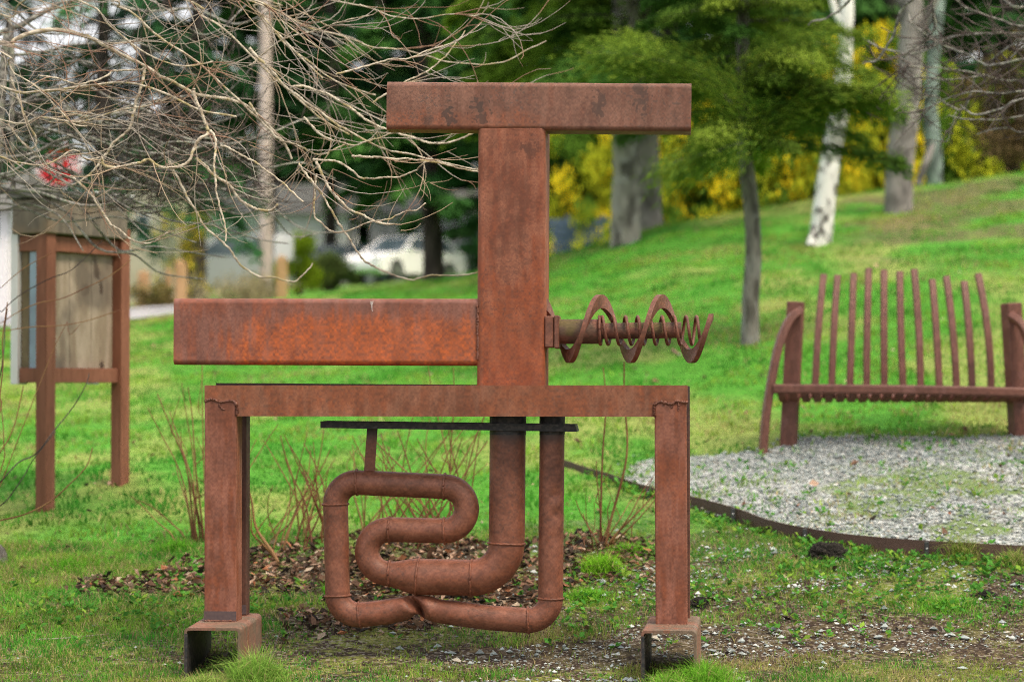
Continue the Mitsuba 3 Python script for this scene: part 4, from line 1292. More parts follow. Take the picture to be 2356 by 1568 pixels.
# left group: open, bluish, with sky showing between
for k, (u, Y, h, r, n, a, b) in enumerate(((330, 66, 15, 2.6, 5200, (.035, .075, .05), (.014, .035, .026)), (450, 58, 15, 2.6, 6500, (.03, .085, .03), (.012, .04, .018)), (-60, 60, 15, 2.6, 6000, (.03, .06, .05), (.012, .03, .026)), (230, 74, 9.0, 2.8, 5200, (.03, .06, .042), (.014, .034, .026)), (60, 70, 8.5, 2.8, 5200, (.03, .06, .042), (.014, .034, .026)))):
    forest_tree(u, Y, 400 + k, a, b, ['bluish green pine behind the kiosk roof on the right', 'dark green conifer behind the tangle of pale branches', 'bluish conifer at the left edge of the wood', 'low bluish conifer under the gap of sky', 'low bluish conifer at the left under the gap of sky'][k], h, r, 3.4 if k < 2 else .5, n, .36)
for k, u in enumerate((-230, -420, -620)):
    forest_tree(u, 78 + 6 * k, 450 + k, (.03, .06, .05), (.012, .03, .026), 'bluish conifer of the wood outside the left edge', 16, 3.2, .5, 6500, .42)
# hanging evergreen sprays left of the pole
hk = thing('drooping_evergreen', 'deep green evergreen with low hanging sprays left of the pale pole', 'tree')
HY = 36.
hx = (215 - HALF_W) / FOCAL * HY
hg = float(ground(hx, HY))
part(hk, 'trunk', tube([[hx, HY + .8, hg - .2], [hx, HY + .8, hg + 9]], [.16, .05], 10), 'bark_dark', True)
vf, cl, c, bo = conifer([hx, HY + .8], at(0, 505, HY)[2], hg + 9, 2.7, .4, 13000, .17, .06, np.random.default_rng(77), .42, 44, .6)
foliage(hk, vf, (np.array([.06, .19, .06]) * cl[:, None] + np.array([.03, .09, .04]) * (1 - cl[:, None])) * (1 + .25 * G.normal(0, 1, (len(c), 1))).clip(.4, 1.8))
part(hk, 'bough', bo, 'bark_dark', True, kind='stuff')


def bush(name, label, u, Y, w, h, col, seed, n=3500, size=.11, alt=None, pa=0.):
    key = thing(name, label, 'shrub')
    g = np.random.default_rng(seed)
    x = (u - HALF_W) / FOCAL * Y
    g0 = float(ground(x, Y))
    nb = 34
    cen = np.stack([x + g.normal(0, .42, nb) * w, Y + g.normal(0, .35, nb) * w, g0 + h * (.15 + .8 * g.random(nb))], 1)
    ci = g.integers(0, nb, n)
    c = cen[ci] + g.normal(0, .13, (n, 3)) * w
    c[:, 2] = np.maximum(c[:, 2], g0 + .02)
    vf = cards(c, g.normal(0, 1, (n, 3)) + [0, 0, .4], g.normal(0, 1, (n, 3)), size * g.uniform(.6, 1.4, n), size * .45)
    part(key, 'foliage', vf, 'leaves', False, color=np.repeat(vary(col, n, g, .3, alt, pa).clip(.003, 1), 4, 0))
    part(key, 'stem', cat([tube(spline([[x, Y, g0 - .1], (np.array([x, Y, g0]) + cen[k]) / 2 + [0, 0, .1], cen[k]], 7), np.linspace(.02, .005, 7), 5) for k in range(14)]), 'twig_dark', True, kind='stuff')


bush('yellow_green_shrub', 'round yellow green shrub right of the pale pole', 690, 50, .62, 1.25, (.34, .46, .03), 501, 3200, .10)
bush('yellow_shrub', 'loose yellowish shrub among the wooden bollards', 432, 46, .6, 1.8, (.50, .42, .05), 502, 1100, .10, (.12, .15, .03), .4)
bush('dull_shrub', 'dull olive shrub in front of the dark blue car', 760, 54, .6, .8, (.15, .20, .06), 503, 3000, .11)
bush('straw_grass_shrub', 'straw coloured low shrub beside the road', 560, 44, 1.0, .35, (.46, .40, .24), 504, 1400, .10, (.26, .23, .13), .4)
bush('olive_shrub', 'brownish olive shrub at the road edge right of the kiosk', 350, 44, .5, .4, (.30, .24, .09), 505, 900, .10, (.10, .11, .03), .4)
bush('brown_leafed_shrub', 'brown dry shrub at the right edge of the slope', 2330, 31, .8, 1.9, (.16, .115, .06), 506, 4200, .09, (.09, .07, .03), .4)
bush('blue_green_shrub', 'blue green shrub behind the dark blue fence right of the column', 1285, 45.2, .5, 1.9, (.05, .12, .085), 507, 2600, .10)

# ------------------------------------------------------------------ bare branch trees
def twigs_from(paths, g, per_m, lmin, lmax, r0, bias, wig=.22, curl=.5, spread=.9, ybias=.35, sub=0, sides=4):
    """Side shoots along each path (points, radius): list of (points, radius)."""
    out = []
    for p, r in paths:
        seg = np.linalg.norm(np.diff(p, axis=0), axis=1)
        L = seg.sum()
        n = g.poisson(per_m * L)
        for _ in range(n):
            k = g.integers(1, len(p) - 1)
            t = p[k + 1 if k + 1 < len(p) else k] - p[k - 1]; t /= np.linalg.norm(t) + 1e-9
            d = t * g.uniform(.4, 1.1) + g.normal(0, spread, 3) * [.7, ybias, .8] + bias
            d /= np.linalg.norm(d)
            ln = g.uniform(lmin, lmax) * g.uniform(.5, 1.0)
            m = max(5, int(ln / .07))
            q, cur = [p[k]], p[k].copy()
            w = g.normal(0, wig, 3)
            for s in range(m):
                w = .72 * w + g.normal(0, wig * .9, 3)
                up_ = np.array([0, 0, curl * (s / m - .35)])
                d = d + (w * [1, .5, 1] + up_) * .34 + np.array(bias) * .05
                d /= np.linalg.norm(d)
                cur = cur + d * ln / m
                q.append(cur.copy())
            out.append((np.array(q), min(r0, r * .8)))
    return out


LT = thing('bare_tree', 'bare pale barked tree reaching in from the left with a tangle of branches', 'tree')
GT = np.random.default_rng(8)
kz_ = .2842


def dz(pts, ox=0.0, oy=0.0):
    return [(ox + x * kz_, oy + y * kz_) for x, y in pts]


D5, D2, D6 = (0, 382.4), (573.6, 0), (573.6, 382.4)
limbs = [
    (dz([(0, 330), (100, 310), (220, 250), (400, 215), (560, 225), (700, 265), (850, 320), (1000, 400), (1150, 475), (1280, 560), (1400, 610), (1530, 680), (1620, 720), (1850, 755), (2000, 810), (2100, 900), (2200, 1000), (2290, 1120), (2355, 1260)]), 13, 5, 1),
    (dz([(870, 0), (950, 60), (1060, 110), (1150, 190), (1250, 280), (1400, 390), (1530, 480), (1680, 600), (1800, 710), (1950, 850), (2050, 950), (2150, 1050), (2300, 1180)]), 7, 4, 1),
    (dz([(1500, 0), (1620, 120), (1760, 190), (1900, 300), (2050, 450), (2200, 600), (2355, 720), (2600, 930), (2850, 1080)]), 7, 3, 1),
    (dz([(1980, 0), (2100, 150), (2250, 300), (2400, 450), (2600, 640)]), 5, 3, 1),
    (dz([(2110, 0), (2250, 120), (2420, 260), (2650, 420)]), 5, 3, 1),
    (dz([(1570, 720), (1590, 800), (1640, 920), (1690, 1000), (1700, 1060), (1640, 1120), (1600, 1200), (1560, 1280), (1480, 1330), (1340, 1340), (1250, 1280), (1160, 1300), (1000, 1335), (890, 1330), (850, 1250)]), 7, 5, 0),
    (dz([(1700, 1060), (1740, 1100), (1740, 1200), (1720, 1320), (1730, 1450), (1760, 1600), (1800, 1780), (1810, 1940)]), 5, 3, 0),
    (dz([(1165, 540), (1170, 580), (1150, 700), (1090, 880), (1020, 1050), (930, 1130), (830, 1250), (760, 1350), (650, 1430), (570, 1470)]), 6, 4, 0),
    (dz([(0, 400), (60, 480), (110, 580), (180, 610), (300, 690), (430, 830), (520, 920), (590, 995), (700, 1010)]), 5, 3, 1),
    (dz([(90, 620), (160, 830), (220, 970), (290, 1130), (240, 1190), (160, 1130), (60, 1000)]), 5, 4, 0),
    (dz([(0, 130), (130, 60), (230, -20)]), 5, 4, 1),
    (dz([(1180, 560), (930, 570), (870, 600), (760, 660), (620, 690), (450, 650), (300, 640)]), 4, 3, 0),
    (dz([(1780, 1180), (1850, 1190), (2000, 1270), (2150, 1380), (2300, 1490), (2450, 1620)]), 4, 3, 0),
    (dz([(1590, 1275), (1680, 1340), (1760, 1420), (1890, 1490), (2000, 1620), (2160, 1680), (2240, 1670), (2290, 1630)]), 6, 5, 0),
    (dz([(1370, -40), (1480, 190), (1590, 370), (1640, 470), (1750, 560), (1850, 640), (1940, 750), (2010, 800), (2120, 850), (2240, 860), (2400, 890), (2480, 850), (2560, 740)], *D5), 5, 3, 0),
    (dz([(570, 80), (630, 130), (720, 220), (800, 340), (880, 460), (980, 520), (1060, 580), (1130, 610), (1240, 600), (1380, 510)], *D5), 5, 3, 0),
    (dz([(540, -40), (620, 140), (700, 260), (800, 350), (900, 400), (1010, 460), (1150, 480)], *D6), 6, 4, 0),
    (dz([(540, 60), (540, 380), (600, 470), (700, 530), (760, 540), (870, 510), (1000, 460), (1150, 430), (1270, 370), (1400, 340), (1480, 280)], *D6), 4, 2.5, 0),
    (dz([(400, -20), (520, 170), (590, 270), (680, 450), (740, 540), (800, 620), (870, 740), (950, 830), (1100, 890), (1280, 945), (1370, 935), (1480, 910), (1620, 915), (1770, 900), (1870, 870)], *D6), 4.5, 3, 0),
    (dz([(740, 0), (900, 20), (1050, 70), (1150, 110), (1280, 130), (1430, 130), (1600, 100), (1700, 95), (1850, 110), (1920, 70), (1950, 0)], *D2), 4, 2.5, 1),
    (dz([(100, 0), (130, 40), (300, 160), (440, 230), (620, 270), (800, 320), (950, 380), (1100, 390), (1200, 400), (1400, 450), (1550, 490), (1800, 505), (1960, 490), (2050, 460), (2200, 380), (2355, 310)], *D2), 5, 2.5, 1),
    (dz([(-40, 0), (0, 50), (150, 220), (300, 390), (480, 520), (600, 620), (750, 700), (950, 770), (1000, 780)], *D2), 5, 3, 1),
    (dz([(0, 390), (200, 600), (330, 740), (500, 870), (700, 1000), (900, 1100), (1100, 1190), (1300, 1230), (1600, 1300), (1860, 1350)], *D2), 6, 3, 0),
    (dz([(340, 760), (350, 720), (430, 710), (560, 760), (650, 790), (800, 890), (900, 970), (1050, 1060), (1250, 1130), (1400, 1170), (1520, 1180), (1700, 1120), (1860, 1060)], *D2), 6, 3.5, 0),
    (dz([(440, 950), (560, 1080), (700, 1140), (850, 1165), (950, 1130), (1150, 1060)], *D2), 5, 3, 0),
    (dz([(0, 830), (100, 980), (250, 1130), (400, 1180), (560, 1260), (700, 1220), (800, 1180)], *D2), 5, 3, 0),
    (dz([(1000, 830), (1300, 655), (1480, 560), (1600, 440), (1700, 300), (1720, 260)], *D2), 4, 2, 0),
    (dz([(700, 600), (1100, 490), (1300, 460), (1450, 400), (1700, 290), (1890, 155)], *D2), 4, 2, 0),
    (dz([(830, 1260), (1100, 1280), (1300, 1290), (1500, 1320), (1650, 1360), (1860, 1390)], *D2), 5, 3, 0),
    (dz([(0, 530), (250, 350), (450, 280), (600, 230), (780, 180), (1000, 130), (1060, 90)], *D2), 4, 2, 0),
    (dz([(520, 1290), (700, 1310), (850, 1380), (920, 1430), (1080, 1440), (1300, 1410), (1430, 1310)], *D2), 5, 3, 0),
    (dz([(650, 0), (900, 200), (1200, 420), (1500, 520), (1750, 480)]), 6, 3, 1),
    (dz([(0, 720), (300, 760), (700, 720), (1000, 690), (1300, 760), (1600, 900), (1900, 960)]), 8, 4, 1),
    (dz([(0, 980), (300, 960), (600, 1000), (900, 920), (1200, 860)]), 5, 3, 1),
    (dz([(0, 1230), (200, 1290), (420, 1300), (640, 1180), (720, 1260), (840, 1250)]), 5, 3, 1)]
trunk_xy = np.array([-4.25, 13.2])
tg = float(ground(*trunk_xy))
trunk_path = spline([[trunk_xy[0], trunk_xy[1], tg - .2], [trunk_xy[0] + .05, trunk_xy[1], tg + 1.2], [trunk_xy[0] - .05, trunk_xy[1], tg + 2.6], [trunk_xy[0] + .1, trunk_xy[1], tg + 4.4]], 30)
part(LT, 'trunk', trunk_mesh(trunk_path[::6], [.15, .12, .10, .07, .04], 30, 14, .08, 50), 'bark_pale', 45)
main = []
for k, (pts, w0, w1, join) in enumerate(limbs):
    Y0 = 12.0 + 1.3 * GT.random()
    Y1 = Y0 + GT.uniform(-.3, .4)
    if k in (17, 18):
        Y0 = Y1 = 12.0
    ys = np.linspace(Y0, max(Y1, 11.92), len(pts))
    p3 = [at(u, v, y) for (u, v), y in zip(pts, ys)]
    if join:
        tz = np.clip(p3[0][2] + .35, tg + 1.2, tg + 4.2)
        tp_ = trunk_path[np.argmin(np.abs(trunk_path[:, 2] - tz))]
        md = tp_ * .45 + p3[0] * .55 + np.array([0, 0, .15])
        p3 = [tp_, md] + p3
    n = 20 + 8 * len(pts)
    p = spline(p3, n)
    g_ = np.random.default_rng(900 + k)
    p = p + np.cumsum(g_.normal(0, .0014, p.shape), 0) * [1, 1, 1]
    r = np.linspace(w0, w1, n) * 12.3 / FOCAL / 2 * 1.14
    part(LT, 'limb', tube(p, r * (1 + .10 * g_.normal(0, 1, n)).clip(.7, 1.3), 8), 'bark_pale', True)
    main.append((p, float(r.mean())))
sh = twigs_from(main, np.random.default_rng(61), 5.2, .35, 1.25, .0030, np.array([.50, 0, -.12]), .34, .85, .48)
sh2 = twigs_from([(p, r) for p, r in sh if len(p) > 6], np.random.default_rng(62), 3.2, .15, .5, .0019, np.array([.25, 0, .08]), .36, .7, .7)


def frame_keep(p):
    u = p[:, 0] / p[:, 1] * FOCAL + HALF_W
    v = HORIZON - (p[:, 2] - CAM_Z) / p[:, 1] * FOCAL
    return v[-1] < 600 - .12 * max(u[-1] - 300, 0) and v.max() < 640 and (u[-1] < 1130 or v[-1] < 170) and u.max() < 1330 and p[:, 1].min() > 11.75


def near_sign(p):
    u, v = p[:, 0] / p[:, 1] * FOCAL + HALF_W, HORIZON - (p[:, 2] - CAM_Z) / p[:, 1] * FOCAL
    return ((np.abs(u - 135) < 50) & (np.abs(v - 377) < 50)).any()


tw = [x for i, x in enumerate(sh + sh2) if frame_keep(x[0]) and (i % 2 or not near_sign(x[0]))]
part(LT, 'twig', cat([tube(p, np.linspace(r, r * .45, len(p)), 4, False) for p, r in tw]), 'twig_tan', True, kind='stuff')

# a second, greyer thicket farther back at the left
LB = thing('grey_thicket', 'grey leafless thicket behind the pale bare tree at the upper left', 'shrub')
g = np.random.default_rng(63)
bm = []
for k in range(46):
    u0, v0 = g.uniform(-250, 330), (g.uniform(-60, 430) if k < 10 else g.uniform(230, 470))
    p = [at(u0, v0, 14.7)]
    for s in range(6):
        u0 += g.uniform(50, 110); v0 += g.normal(12, 30)
        p.append(at(u0, v0, 14.7 + g.normal(0, .3)))
    bm.append((spline(p, 40), .008))
t1 = twigs_from(bm, np.random.default_rng(64), 5.5, .3, .9, .0032, np.array([.2, 0, 0]), .3, .2, 1.0)
t2 = twigs_from(t1, np.random.default_rng(65), 3.2, .12, .4, .0024, np.array([.1, 0, 0]), .3, .2, 1.0)
sx = (-330 - HALF_W) / FOCAL * 14.7
part(LB, 'stem', cat([tube(spline([[sx + .1 * k, 14.7, float(ground(sx, 14.7)) - .2], [sx + .13 * k, 14.7, 2.7 + .12 * k], bm[k * 3][0][0]], 16), np.linspace(.05, .014, 16), 7) for k in range(8)]), 'bark_lichen', True, kind='stuff')
part(LB, 'branch', cat([tube(p, np.linspace(.010, .004, len(p)), 5) for p, r in bm]), 'bark_lichen', True, kind='stuff')
keep = lambda p: (HORIZON - (p[:, 2] - CAM_Z) / p[:, 1] * FOCAL).max() < 500 and (p[:, 0] / p[:, 1] * FOCAL + HALF_W).max() < 900
def by_sign(p):
    u, v = p[:, 0] / p[:, 1] * FOCAL + HALF_W, HORIZON - (p[:, 2] - CAM_Z) / p[:, 1] * FOCAL
    return ((np.abs(u - 135) < 62) & (np.abs(v - 377) < 62)).any()


part(LB, 'twig', cat([tube(p, np.linspace(r, r * .5, len(p)), 3, False) for i, (p, r) in enumerate(t1 + t2) if keep(p) and (i % 6 < 1 or not by_sign(p))]), 'twig_dark', True, kind='stuff')

# bare tree at the upper right
RT = thing('dark_bare_tree', 'dark twiggy leafless tree reaching in from the upper right', 'tree')
kr = .2684


def dr_(pts):
    return [(1960 + x * kr, y * kr) for x, y in pts]


RY = 15.2
rlimbs = [
    (dr_([(1475, 295), (1300, 300), (1100, 320), (900, 345), (780, 380), (640, 460), (560, 500), (430, 520), (380, 510), (250, 480), (150, 430), (100, 400)]), 6, 2.5),
    (dr_([(1475, 520), (1300, 560), (1180, 575), (1080, 530), (980, 470), (850, 430), (700, 350), (600, 270), (520, 200), (490, 120)]), 6, 2.5),
    (dr_([(1475, 690), (1300, 690), (1100, 650), (900, 620), (750, 600), (600, 590), (380, 570)]), 5, 2),
    (dr_([(1475, 310), (1350, 370), (1250, 440), (1150, 520)]), 5, 4),
    (dr_([(1070, 600), (1050, 720), (1010, 860), (960, 940), (880, 940), (780, 890), (690, 850), (560, 885), (480, 880), (360, 970)]), 4, 2),
    (dr_([(1475, 850), (1330, 920), (1150, 965), (1050, 950), (960, 880)]), 5, 3),
    (dr_([(560, -40), (520, 0), (450, 80), (400, 200), (350, 330), (290, 430), (200, 520), (110, 545)]), 6, 3),
    (dr_([(1475, 230), (1300, 180), (1100, 120), (1000, 90), (900, 0)]), 5, 3),
    (dr_([(890, 960), (870, 1050), (850, 1140), (830, 1220)]), 3, 2),
    (dr_([(1475, 960), (1250, 1000), (1100, 1010), (950, 1000), (800, 960)]), 4, 2),
    (dr_([(1475, 1120), (1340, 1085), (1200, 1110), (1080, 1150)]), 3, 2),
    (dr_([(1475, 60), (1350, 20), (1270, -60)]), 7, 5),
    (dr_([(1475, 420), (1250, 640), (1000, 700), (760, 720), (560, 690), (430, 700)]), 4, 2),
    (dr_([(700, -60), (690, 80), (700, 200), (640, 300), (480, 420), (430, 460)]), 5, 3),
    (dr_([(-20, 0), (-90, 60), (-150, 130), (-230, 180), (-330, 190), (-370, 230)]), 5, 2.5),
    (dr_([(1475, 780), (1300, 800), (1080, 780), (860, 830), (640, 930), (520, 970)]), 4, 2)]
rt = np.array([4.1, 15.3]); rg = float(ground(*rt))
rtp = spline([[rt[0], rt[1], rg - .2], [rt[0] - .1, rt[1], rg + 1.3], [rt[0], rt[1], rg + 3.6]], 24)
part(RT, 'trunk', trunk_mesh(rtp[::6], [.14, .11, .09, .05], 24, 12, .1, 71), 'bark_lichen', 45)
g = np.random.default_rng(81)
rmain = []
for k, (pts, w0, w1) in enumerate(rlimbs):
    Y0 = RY + g.uniform(-.5, .5)
    p3 = [at(u, v, Y0 + .05 * i) for i, (u, v) in enumerate(pts)]
    if pts[0][0] > 2340:
        tp_ = rtp[np.argmin(np.abs(rtp[:, 2] - np.clip(p3[0][2] - .1, rg + 1, rg + 3.4)))]
        p3 = [tp_, tp_ * .4 + p3[0] * .6 + [0, 0, .08]] + p3
    n = 16 + 7 * len(pts)
    p = spline(p3, n) + np.cumsum(g.normal(0, .0018, (n, 3)), 0)
    r = np.linspace(w0, w1, n) * RY / FOCAL / 2 * 1.35
    part(RT, 'limb', tube(p, r, 7), 'bark_lichen', True)
    rmain.append((p, float(r.mean())))
s1 = twigs_from(rmain, np.random.default_rng(82), 15, .12, .6, .0046, np.array([-.25, 0, 0]), .35, .1, 1.1)
s2 = twigs_from(s1, np.random.default_rng(83), 7.5, .05, .22, .0034, np.array([-.1, 0, .05]), .35, .1, 1.2)
keep = lambda p: (HORIZON - (p[:, 2] - CAM_Z) / p[:, 1] * FOCAL).max() < 370 and (p[:, 0] / p[:, 1] * FOCAL + HALF_W).min() > 1980
part(RT, 'twig', cat([tube(p, np.linspace(r, r * .6, len(p)), 3, False) for p, r in s1 + s2 if keep(p)]), 'twig_dark', True, kind='stuff')


# ------------------------------------------------------------------ shoots of cut back shrubs
def shoot_shrub(label, stems, group='cut back shrubs with upright shoots'):
    key = thing('red_stem_shrub', label, 'shrub', group)
    for (ub, vb), (ut, vt), w, bow, sd in stems:
        g = np.random.default_rng(sd)
        b = gpt(ub, vb)
        t = at(ut, vt, b[1] + g.normal(0, .08))
        mid_ = (b + t) / 2 + np.array([bow * .05, g.normal(0, .03), 0])
        p = spline([b - [0, 0, .05], b * .72 + mid_ * .28 + g.normal(0, .006, 3), mid_ + g.normal(0, .008, 3), mid_ * .4 + t * .6 + g.normal(0, .008, 3), t], 18)
        r = np.linspace(w * 1.2, w * .5, 18) * b[1] / FOCAL / 2
        st = part(key, 'stem', tube(p, r, 6), 'twig_red', True)
        if g.random() < .5:
            k = g.integers(8, 14)
            q = spline([p[k], p[k] + [g.normal(0, .03), 0, .05], p[k] + [g.normal(0, .07), g.normal(0, .03), g.uniform(.10, .25)]], 8)
            part(st, 'side_shoot', tube(q, np.linspace(r[k] * .7, r[k] * .4, 8), 5), 'twig_red', True)
    return key


g = np.random.default_rng(91)
stA = [((448, 1243), (340, 938), 4, 1, 1), ((452, 1245), (362, 905), 5, 1, 2), ((462, 1246), (390, 945), 4.5, 1, 3), ((466, 1246), (415, 992), 4, 0, 4), ((470, 1246), (433, 890), 4.5, 0, 5), ((458, 1242), (418, 880), 3.5, 0, 6), ((476, 1246), (465, 835), 4, 0, 7), ((486, 1248), (478, 900), 3.5, 0, 8), ((492, 1250), (520, 1000), 4, 0, 9), ((500, 1250), (590, 1010), 4, -1, 10), ((430, 1240), (318, 1150), 4, .5, 11), ((405, 1250), (300, 1140), 3.5, .5, 12), ((442, 1245), (405, 1070), 4, .5, 13), ((455, 1246), (445, 1010), 4, 0, 14), ((510, 1250), (640, 975), 3.5, -1, 15)]
shoot_shrub('clump of upright reddish shoots beside the left leg', stA)
stB = [((650, 1300), (572, 1125), 9, -1, 21), ((640, 1290), (575, 1170), 6, -1, 22)] + [((g.uniform(600, 760), g.uniform(1225, 1275)), (g.uniform(575, 800), g.uniform(985, 1150)), g.uniform(3, 5), g.normal(0, .7), 23 + k) for k in range(22)]
shoot_shrub('clump of thin shoots seen between the left leg and the bent pipe', stB)
stC = [((g.uniform(830, 1080), g.uniform(1225, 1270)), (g.uniform(800, 1130), g.uniform(950, 1110)), g.uniform(3, 5), g.normal(0, .6), 60 + k) for k in range(34)] + [((1035, 1250), (1043, 845), 4, 0, 97), ((770, 1260), (655, 1000), 4, 0, 98), ((1060, 1240), (985, 840), 3.5, 0, 99)]
shoot_shrub('clump of thin shoots seen behind the middle of the bent pipe', stC)
stD = [((1380, 1258), (1388, 845), 5, 0, 121), ((1388, 1262), (1436, 832), 6, 1.5, 122), ((1382, 1258), (1372, 1060), 4, 0, 123), ((1392, 1262), (1520, 1118), 5, 0, 124), ((1398, 1262), (1522, 1130), 4, 0, 125), ((1375, 1262), (1325, 1150), 4, 0, 126), ((1365, 1265), (1342, 1180), 4, 0, 127), ((1392, 1255), (1460, 1140), 3.5, 0, 128), ((1400, 1262), (1500, 1100), 4, 0, 129), ((1386, 1262), (1405, 1150), 4, 0, 130), ((1350, 1268), (1328, 1215), 3, 0, 131), ((1455, 1230), (1470, 1160), 3, 0, 132)]
shoot_shrub('clump of tall reddish shoots between the right pipe and the right leg', stD)
LS = thing('arching_stem_shrub', 'shrub with long dark stems arching from the lower left edge before the kiosk', 'shrub')
arch = [(dz([(-120, 1290), (0, 1210), (150, 1050), (290, 980), (440, 790), (600, 590), (700, 410), (720, 330)], 0, 764.8), 4.5), (dz([(-120, 1560), (0, 1520), (200, 1470), (400, 1370), (560, 1230), (700, 1080), (750, 930)], 0, 764.8), 5), (dz([(-60, 1120), (0, 970), (70, 860), (130, 700), (190, 430)], 0, 764.8), 5), (dz([(-90, 1260), (0, 1190), (150, 1050), (400, 910), (560, 850), (700, 730), (830, 600)], *D5), 4), (dz([(-120, 1370), (0, 1280), (110, 1200), (300, 1110), (500, 1070), (700, 980), (900, 880), (1060, 760)], *D5), 3.5), (dz([(-120, 1380), (0, 1340), (250, 1300), (470, 1290), (700, 1250), (980, 1160)], *D5), 3.5), (dz([(-60, 1900), (0, 1700), (30, 1500), (40, 1300), (60, 1150)], *D5), 5), (dz([(-30, 2100), (0, 1850), (25, 1600), (20, 1400), (60, 1100)], *D5), 5), (dz([(-100, 1100), (0, 990), (200, 820), (420, 700)], *D5), 3.5), (dz([(-80, 1500), (60, 1350), (200, 1150), (260, 1040), (450, 800)], 0, 764.8), 4), (dz([(460, 1420), (560, 1370), (650, 1280)], *D5), 3), (dz([(0, 1130), (30, 900), (10, 600), (-40, 300)], 0, 764.8), 4)]
g = np.random.default_rng(95)
lb = gpt(-40, 1290)
for k, (pts, w) in enumerate(arch):
    yy = lb[1] - .6 + .1 * g.normal()
    p3 = [at(u, v, yy) for u, v in pts]
    p3 = [np.array([lb[0] - .05 * g.random(), yy, float(ground(lb[0], yy)) - .05])] + p3
    p = spline(p3, 60)
    part(LS, 'stem', tube(p, np.linspace(w, w * .5, 60) * yy / FOCAL / 2, 6), 'twig_red' if k % 3 else 'twig_dark', True)
part(LS, 'stump', trunk_mesh([lb + [.02, 0, -.1], lb + [.05, 0, .02], lb + [.03, 0, .09]], [.13, .11, .05], 10, 14, .25, 99), 'bark_young', 50)

# ------------------------------------------------------------------ ground cover
def scatter(n, y0, y1, g, margin=.5):
    Y = np.sqrt(g.uniform(y0 ** 2, y1 ** 2, n))
    X = g.uniform(-1, 1, n) * (Y * HALF_W / FOCAL + margin)
    return X, Y


def blades(X, Y, h, w, lean, g, z=None):
    """Grass blades: a bent strip of three triangles each."""
    n = len(X)
    z = ground(X, Y) if z is None else z
    b = np.stack([X, Y, z - .008], 1)
    a = g.uniform(0, 2 * np.pi, n)
    s = np.stack([np.cos(a), np.sin(a), 0 * a], 1) * (w * .5)[:, None]
    a2 = g.uniform(0, 2 * np.pi, n)
    l = np.stack([np.cos(a2), np.sin(a2), 0 * a], 1) * (lean * h)[:, None]
    m = b + l * .35 + np.array([0, 0, 1.0]) * (h * .6)[:, None]
    t = b + l + np.array([0, 0, 1.0]) * (h * np.sqrt(np.clip(1.1 - lean ** 2 * .6, .25, 1)))[:, None]
    v = np.stack([b - s, b + s, m + s * .75, m - s * .75, t], 1).reshape(-1, 3)
    k = np.arange(n)[:, None] * 5
    return v, np.vstack([k + [0, 1, 2], k + [0, 2, 3], k + [3, 2, 4]])


GRASS, LIME, STRAW, DEEP, MOSS = (np.array(c) for c in ((.125, .37, .042), (.29, .41, .065), (.48, .40, .19), (.050, .26, .032), (.21, .27, .04)))


def patch(X, Y, f, seed, oct_=3):
    return meshkit.fbm(np.stack([X * f, Y * f, 0 * X], -1), oct_, seed)


def grass_colors(X, Y, g, kind):
    n = len(X)
    a = patch(X, Y * .9, .9, 51, 5)[:, None]
    b = patch(X, Y * 1.1, 2.6, 52, 4)[:, None]
    kiosk_shade = np.exp(-((X + 2.6) / 1.1) ** 2 - ((Y - 16.3) / 1.0) ** 2)[:, None]  # shade round the kiosk, painted into the grass colour
    yel = np.clip((a - .49) / .10, 0, 1) * .7 + np.clip((b - .52) / .08, 0, 1) * .6
    c = GRASS * (1 - np.clip(yel, 0, 1)) + LIME * np.clip(yel, 0, 1)
    dp = np.clip(np.clip((b - .47) / -.10, 0, 1) + 1.3 * kiosk_shade, 0, 1)
    c = c * (1 - kiosk_shade) + np.array([.045, .20, .02]) * kiosk_shade
    c = c * (1 - .8 * dp) + DEEP * .8 * dp
    st = g.random((n, 1)) < (.07 + .42 * np.clip((a - .53) / .08, 0, 1) * np.clip((b - .42) / .1, 0, 1) + (.22 if kind == 'near' else 0))
    e = patch(X, Y, 5.0, 55)[:, None]
    c = c * (.76 + .48 * np.clip((e - .3) / .4, 0, 1))
    c = np.where(st, STRAW * g.uniform(.6, 1.2, (n, 1)), c)
    return c * (1 + .24 * g.normal(0, 1, (n, 1))).clip(.4, 1.8)


def cover(X, Y):
    bed = np.clip(litter_mask(X, Y) * 1.0 + dirt_mask(X, Y) * .95 + gravel_mask(X, Y) * (.22 + .70 * np.clip((meshkit.fbm(np.stack([X * 1.5, Y * 1.5, 0 * X], -1), 4, 64) - .40 - .25 * np.clip((1.75 - X) / .7, 0, 1)) / .14, 0, 1)), 0, 1)
    return bed


g = np.random.default_rng(131)
# lawn far
X, Y = scatter(190000, 14.5, 31.5, g, 1.2)
ok = (g.random(len(X)) > cover(X, Y)) & ~((X > 3.5) & (Y > 23.5) & (patch(X, Y, 1.2, 77, 4) > .47) & (g.random(len(X)) < .62))
X, Y = X[ok], Y[ok]
h = g.uniform(.022, .055, len(X)) * (.25 + .7 * patch(X, Y, 1.6, 53) + .8 * np.clip((patch(X, Y, 4.5, 54) - .4) / .2, 0, 1))
vf = blades(X, Y, h, g.uniform(.007, .013, len(X)), g.uniform(.3, 1.3, len(X)), g)
put('grass', vf, 'blades', False, color=np.repeat(grass_colors(X, Y, g, 'far').clip(.004, 1), 5, 0))
labels['grass'] = {'label': 'bright green lawn grass covering the slope', 'category': 'grass', 'kind': 'stuff'}
